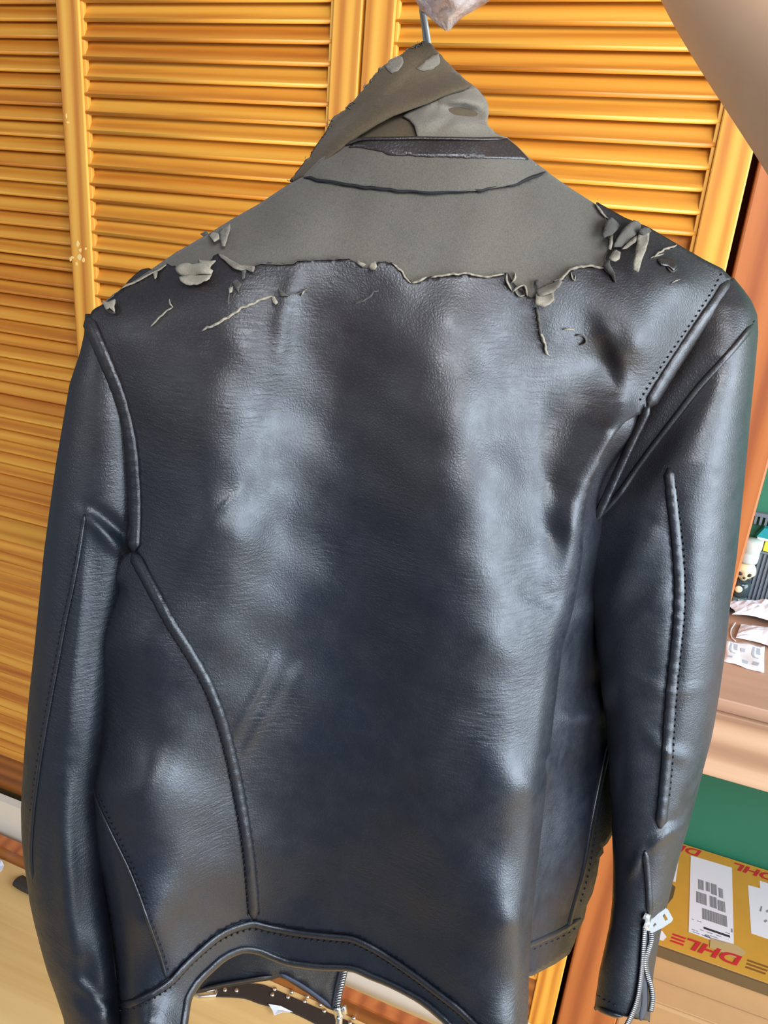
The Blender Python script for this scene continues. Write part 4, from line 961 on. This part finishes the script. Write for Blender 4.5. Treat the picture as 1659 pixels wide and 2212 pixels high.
box('box_body', .162, .64, .117, .411, .219, BZ-.002, M_CARD, pb, .003)
box('top_panel', .162, .64, .117, .411, BZ-.0019, BZ-.0003, M_YBOX, pb)
box('front_tape', .162, .64, .1135, .1168, BZ-.028, BZ-.003, M_TAPEB, pb)
def flat(name, polys, mat, parent, z, th=.0003):
    parts = []
    for P in polys:
        n = len(P); V = [(a, b, z+th) for a, b in P]+[(a, b, z) for a, b in P]
        F = [tuple(range(n)), tuple(range(n, 2*n))[::-1]]+[(k, n+k, n+(k+1)%n, (k+1)%n) for k in range(n)]
        parts.append((V, F))
    V, F = join_vf(parts); return mesh_obj(name, V, F, mat, parent, smooth=False)
def rect(a, b, c, d): return [(a, c), (b, c), (b, d), (a, d)]
z0 = BZ-.0003
lb = flat('shipping_label', [[(.262,.170),(.344,.168),(.350,.384),(.266,.382)]], M_LABEL, pb, z0+.0004)
flat('shipping_label', [[(.378,.220),(.50,.220),(.50,.372),(.404,.372),(.404,.350),(.380,.348)]], M_LABEL, pb, z0)
flat('shipping_label', [[(.19,.285),(.236,.290),(.243,.378),(.19,.382)]], M_LABEL, pb, z0)
flat('torn_paper', [[(.19,.125),(.216,.128),(.222,.140),(.214,.150),(.19,.150)]], M_LABEL, pb, z0)
flat('tape_patch', [[(.19,.215),(.222,.222),(.232,.245),(.236,.275),(.222,.285),(.19,.285)]], M_TAPEB, pb, z0+.0003)
flat('clear_tape', [[(.300,.150),(.350,.146),(.366,.168),(.350,.178),(.302,.174)]], plain('glossy_tape', srgb(176,150,104), .2), pb, z0+.0008)
bars = []; bg_ = []
r2 = np.random.default_rng(4)
for (x0, x1, y0, y1) in ((.281,.292,.290,.318),(.296,.304,.292,.318),(.306,.318,.288,.318),(.321,.330,.286,.312),(.277,.298,.252,.282),(.303,.316,.252,.282),(.318,.332,.250,.278),(.288,.334,.214,.242)):
    x = x0
    while x < x1-.0006:
        w = r2.choice([.0005,.0008,.0013]); bars.append(rect(x, min(x+w, x1), y0, y1)); x += w+r2.choice([.0005,.0009])
flat('barcode', bars, M_INKG, lb, z0+.0009)['kind'] = 'stuff'
tl = [rect(.290,.338,.190,.195)]
flat('black_bar', tl, M_INK, lb, z0+.0009)
lines = []
for yy, xs in ((.2035, ((.268,.272),(.278,.286))), (.184, ((.284,.290),(.296,.306),(.312,.322))), (.1775, ((.268,.274),(.276,.279),(.302,.316))), (.1725, ((.270,.282),(.286,.296),(.300,.330))), (.1985, ((.330,.338),))):
    for a, b in xs: lines.append(rect(a, b, yy, yy+.0016))
lines += [rect(.341,.3435,.205,.214), [(.291,.172),(.302,.171),(.300,.178),(.293,.178)]]
flat('label_text', lines, M_INKG, lb, z0+.0009)
flat('label_mark', [[(.398,.285),(.402,.300),(.404,.300),(.401,.285)],[(.404,.262),(.409,.268),(.411,.265),(.406,.259)],[(.41,.29),(.414,.296),(.416,.294),(.412,.287)]], M_INKG, pb, z0+.0005)
def lettering(text, cx, cy, w, h, mat, parent, z, flip=True):
    cu = bpy.data.curves.new('lettering', 'FONT'); cu.body = text; cu.size = 1; cu.shear = .32; cu.offset = .028; cu.fill_mode = 'FRONT'
    o = bpy.data.objects.new('lettering', cu); COL.objects.link(o); bpy.context.view_layer.update()
    me = o.evaluated_get(bpy.context.evaluated_depsgraph_get()).to_mesh()
    P = np.array([tuple(v_.co) for v_ in me.vertices]); F = [tuple(p.vertices) for p in me.polygons]; bpy.data.objects.remove(o); bpy.data.curves.remove(cu)
    P[:,0] = (P[:,0]-P[:,0].min())/np.ptp(P[:,0])-.5; P[:,1] = (P[:,1]-P[:,1].min())/np.ptp(P[:,1])-.5
    s = -1 if flip else 1
    V = np.stack([cx+s*P[:,0]*w, cy+s*P[:,1]*h, np.full(len(P), z)], 1)
    return mesh_obj('lettering', V, F, mat, parent, smooth=False)
lettering('DHL', .309, .1415, .098, .026, M_RED, pb, z0+.0013)
lettering('DHL', .247, .396, .085, .022, M_RED, pb, z0+.0002)
lettering('DHL', .398, .392, .085, .022, M_RED, pb, z0+.0007)
st = []
for k in range(3):
    y = .1320+.0085*k; st.append([(.228+.002*k,y),(.252+.002*k,y),(.254+.002*k,y+.0045),(.230+.002*k,y+.0045)])
    st.append([(.362+.002*k,y),(.396+.004*k,y),(.398+.004*k,y+.0045),(.364+.002*k,y+.0045)])
flat('printed_stripes', st[::2], M_RED, pb, z0+.0002); flat('printed_stripes', st[1::2], M_BROWNINK, pb, z0+.0002)

# ------------------------------------------------------------------ floor: belt, scraps
M_BELT = plain('black_belt_leather', srgb(50,44,40), .5, nscale=80); M_STUD = plain('silver_stud', srgb(226,216,196), .25, 1.0)
be = root('studded_belt', (-.47, -.10, 0), 'dark leather belt with silver studs lying on the floor beneath the jacket hem', 'belt')
up_ = smooth_line([(468,2133),(535,2124),(597,2131),(648,2140),(695,2166),(740,2188),(800,2206),(880,2240)], 9); lo_ = smooth_line([(466,2151),(525,2154),(560,2166),(597,2175),(640,2189),(690,2214),(740,2240),(800,2275)], 9)
n = 30; ti = np.linspace(0, 1, n); g = lambda L: np.stack([np.interp(ti, np.linspace(0,1,len(L)), L[:,k]) for k in (0,1)], 1)
a = on_z(g(up_)[:,0], g(up_)[:,1], .005); b = on_z(g(lo_)[:,0], g(lo_)[:,1], .005)
a[:,1] = np.minimum(a[:,1], -.056)
V = np.vstack([a, b, a*[1,1,0]+[0,0,.0008], b*[1,1,0]+[0,0,.0008]]); F = []
for k in range(n-1): F += [(k, n+k, n+k+1, k+1), (k, k+1, 2*n+k+1, 2*n+k), (n+k, 3*n+k, 3*n+k+1, n+k+1), (2*n+k, 2*n+k+1, 3*n+k+1, 3*n+k)]
F += [(0, 2*n, 3*n, n), (n-1, 2*n-1, 4*n-1, 3*n-1)]
mesh_obj('strap', V, F, M_BELT, be, smooth=False)
sp = lathe_vf([(.0052,0),(.0048,.002),(.003,.0036),(.0005,.0042)], 10); proto = None
for px, py in ((486,2139),(511,2140),(593,2137),(588,2149),(630,2143),(622,2154),(664,2153),(658,2163),(692,2170),(700,2184),(729,2184),(764,2199),(756,2210)):
    p = on_z(px, py, .005)
    if proto is None: proto = mesh_obj('stud', sp[0]+p, sp[1], M_STUD, be, origin=p)
    else: link_copy(proto, be, Vector(p)-be.location)
bk = [on_z(px, py, .004) for px, py in ((466,2138),(428,2142),(416,2148),(430,2153),(466,2150),(468,2144))]
V, F = tube_vf(np.vstack([bk, bk[:1]]), .003, 8); mesh_obj('buckle', V, F, M_METAL, be)
def scrap(name, pxs, label, cat, z=.007, mat=M_TISSUE):
    P = np.array([on_z(px, py, z) for px, py in pxs]); n = len(P); c = P.mean(0)
    P[:,2] += RNG.uniform(0, .008, n); V = np.vstack([P, c+[0,0,.004], P-[0,0,.0012], c+[0,0,.0028]])
    F = [(k, (k+1)%n, n) for k in range(n)]+[(n+1+(k+1)%n, n+1+k, 2*n+1) for k in range(n)]+[(k, n+1+k, n+1+(k+1)%n, (k+1)%n) for k in range(n)]
    return tag(mesh_obj(name, V, F, mat, smooth=False), label, cat)
scrap('paper_scrap', [(580,2172),(588,2184),(592,2194),(610,2191),(632,2186),(606,2178)], 'small white paper scrap lying on the studded belt', 'paper scrap', .0065)
scrap('paper_scrap', [(-12,1858),(4,1862),(9,1870),(5,1882),(-2,1890),(-14,1884)], 'white paper scrap on the floor at the left edge of the picture', 'paper scrap', .002)
# dark strap end on the floor behind the left sleeve
P = sm3([on_z(px, py, .010) for px, py in ((36,1900),(55,1912),(85,1925),(120,1930))], 10); V, F = tube_vf(P, np.r_[.006, .013, .016, np.full(len(P)-3, .016)], 12); V[:,2] = (V[:,2]-.010)*.6+.0101
tag(mesh_obj('strap_end', V, F, M_BELT), 'dark rounded strap end on the floor beside the left sleeve', 'strap')
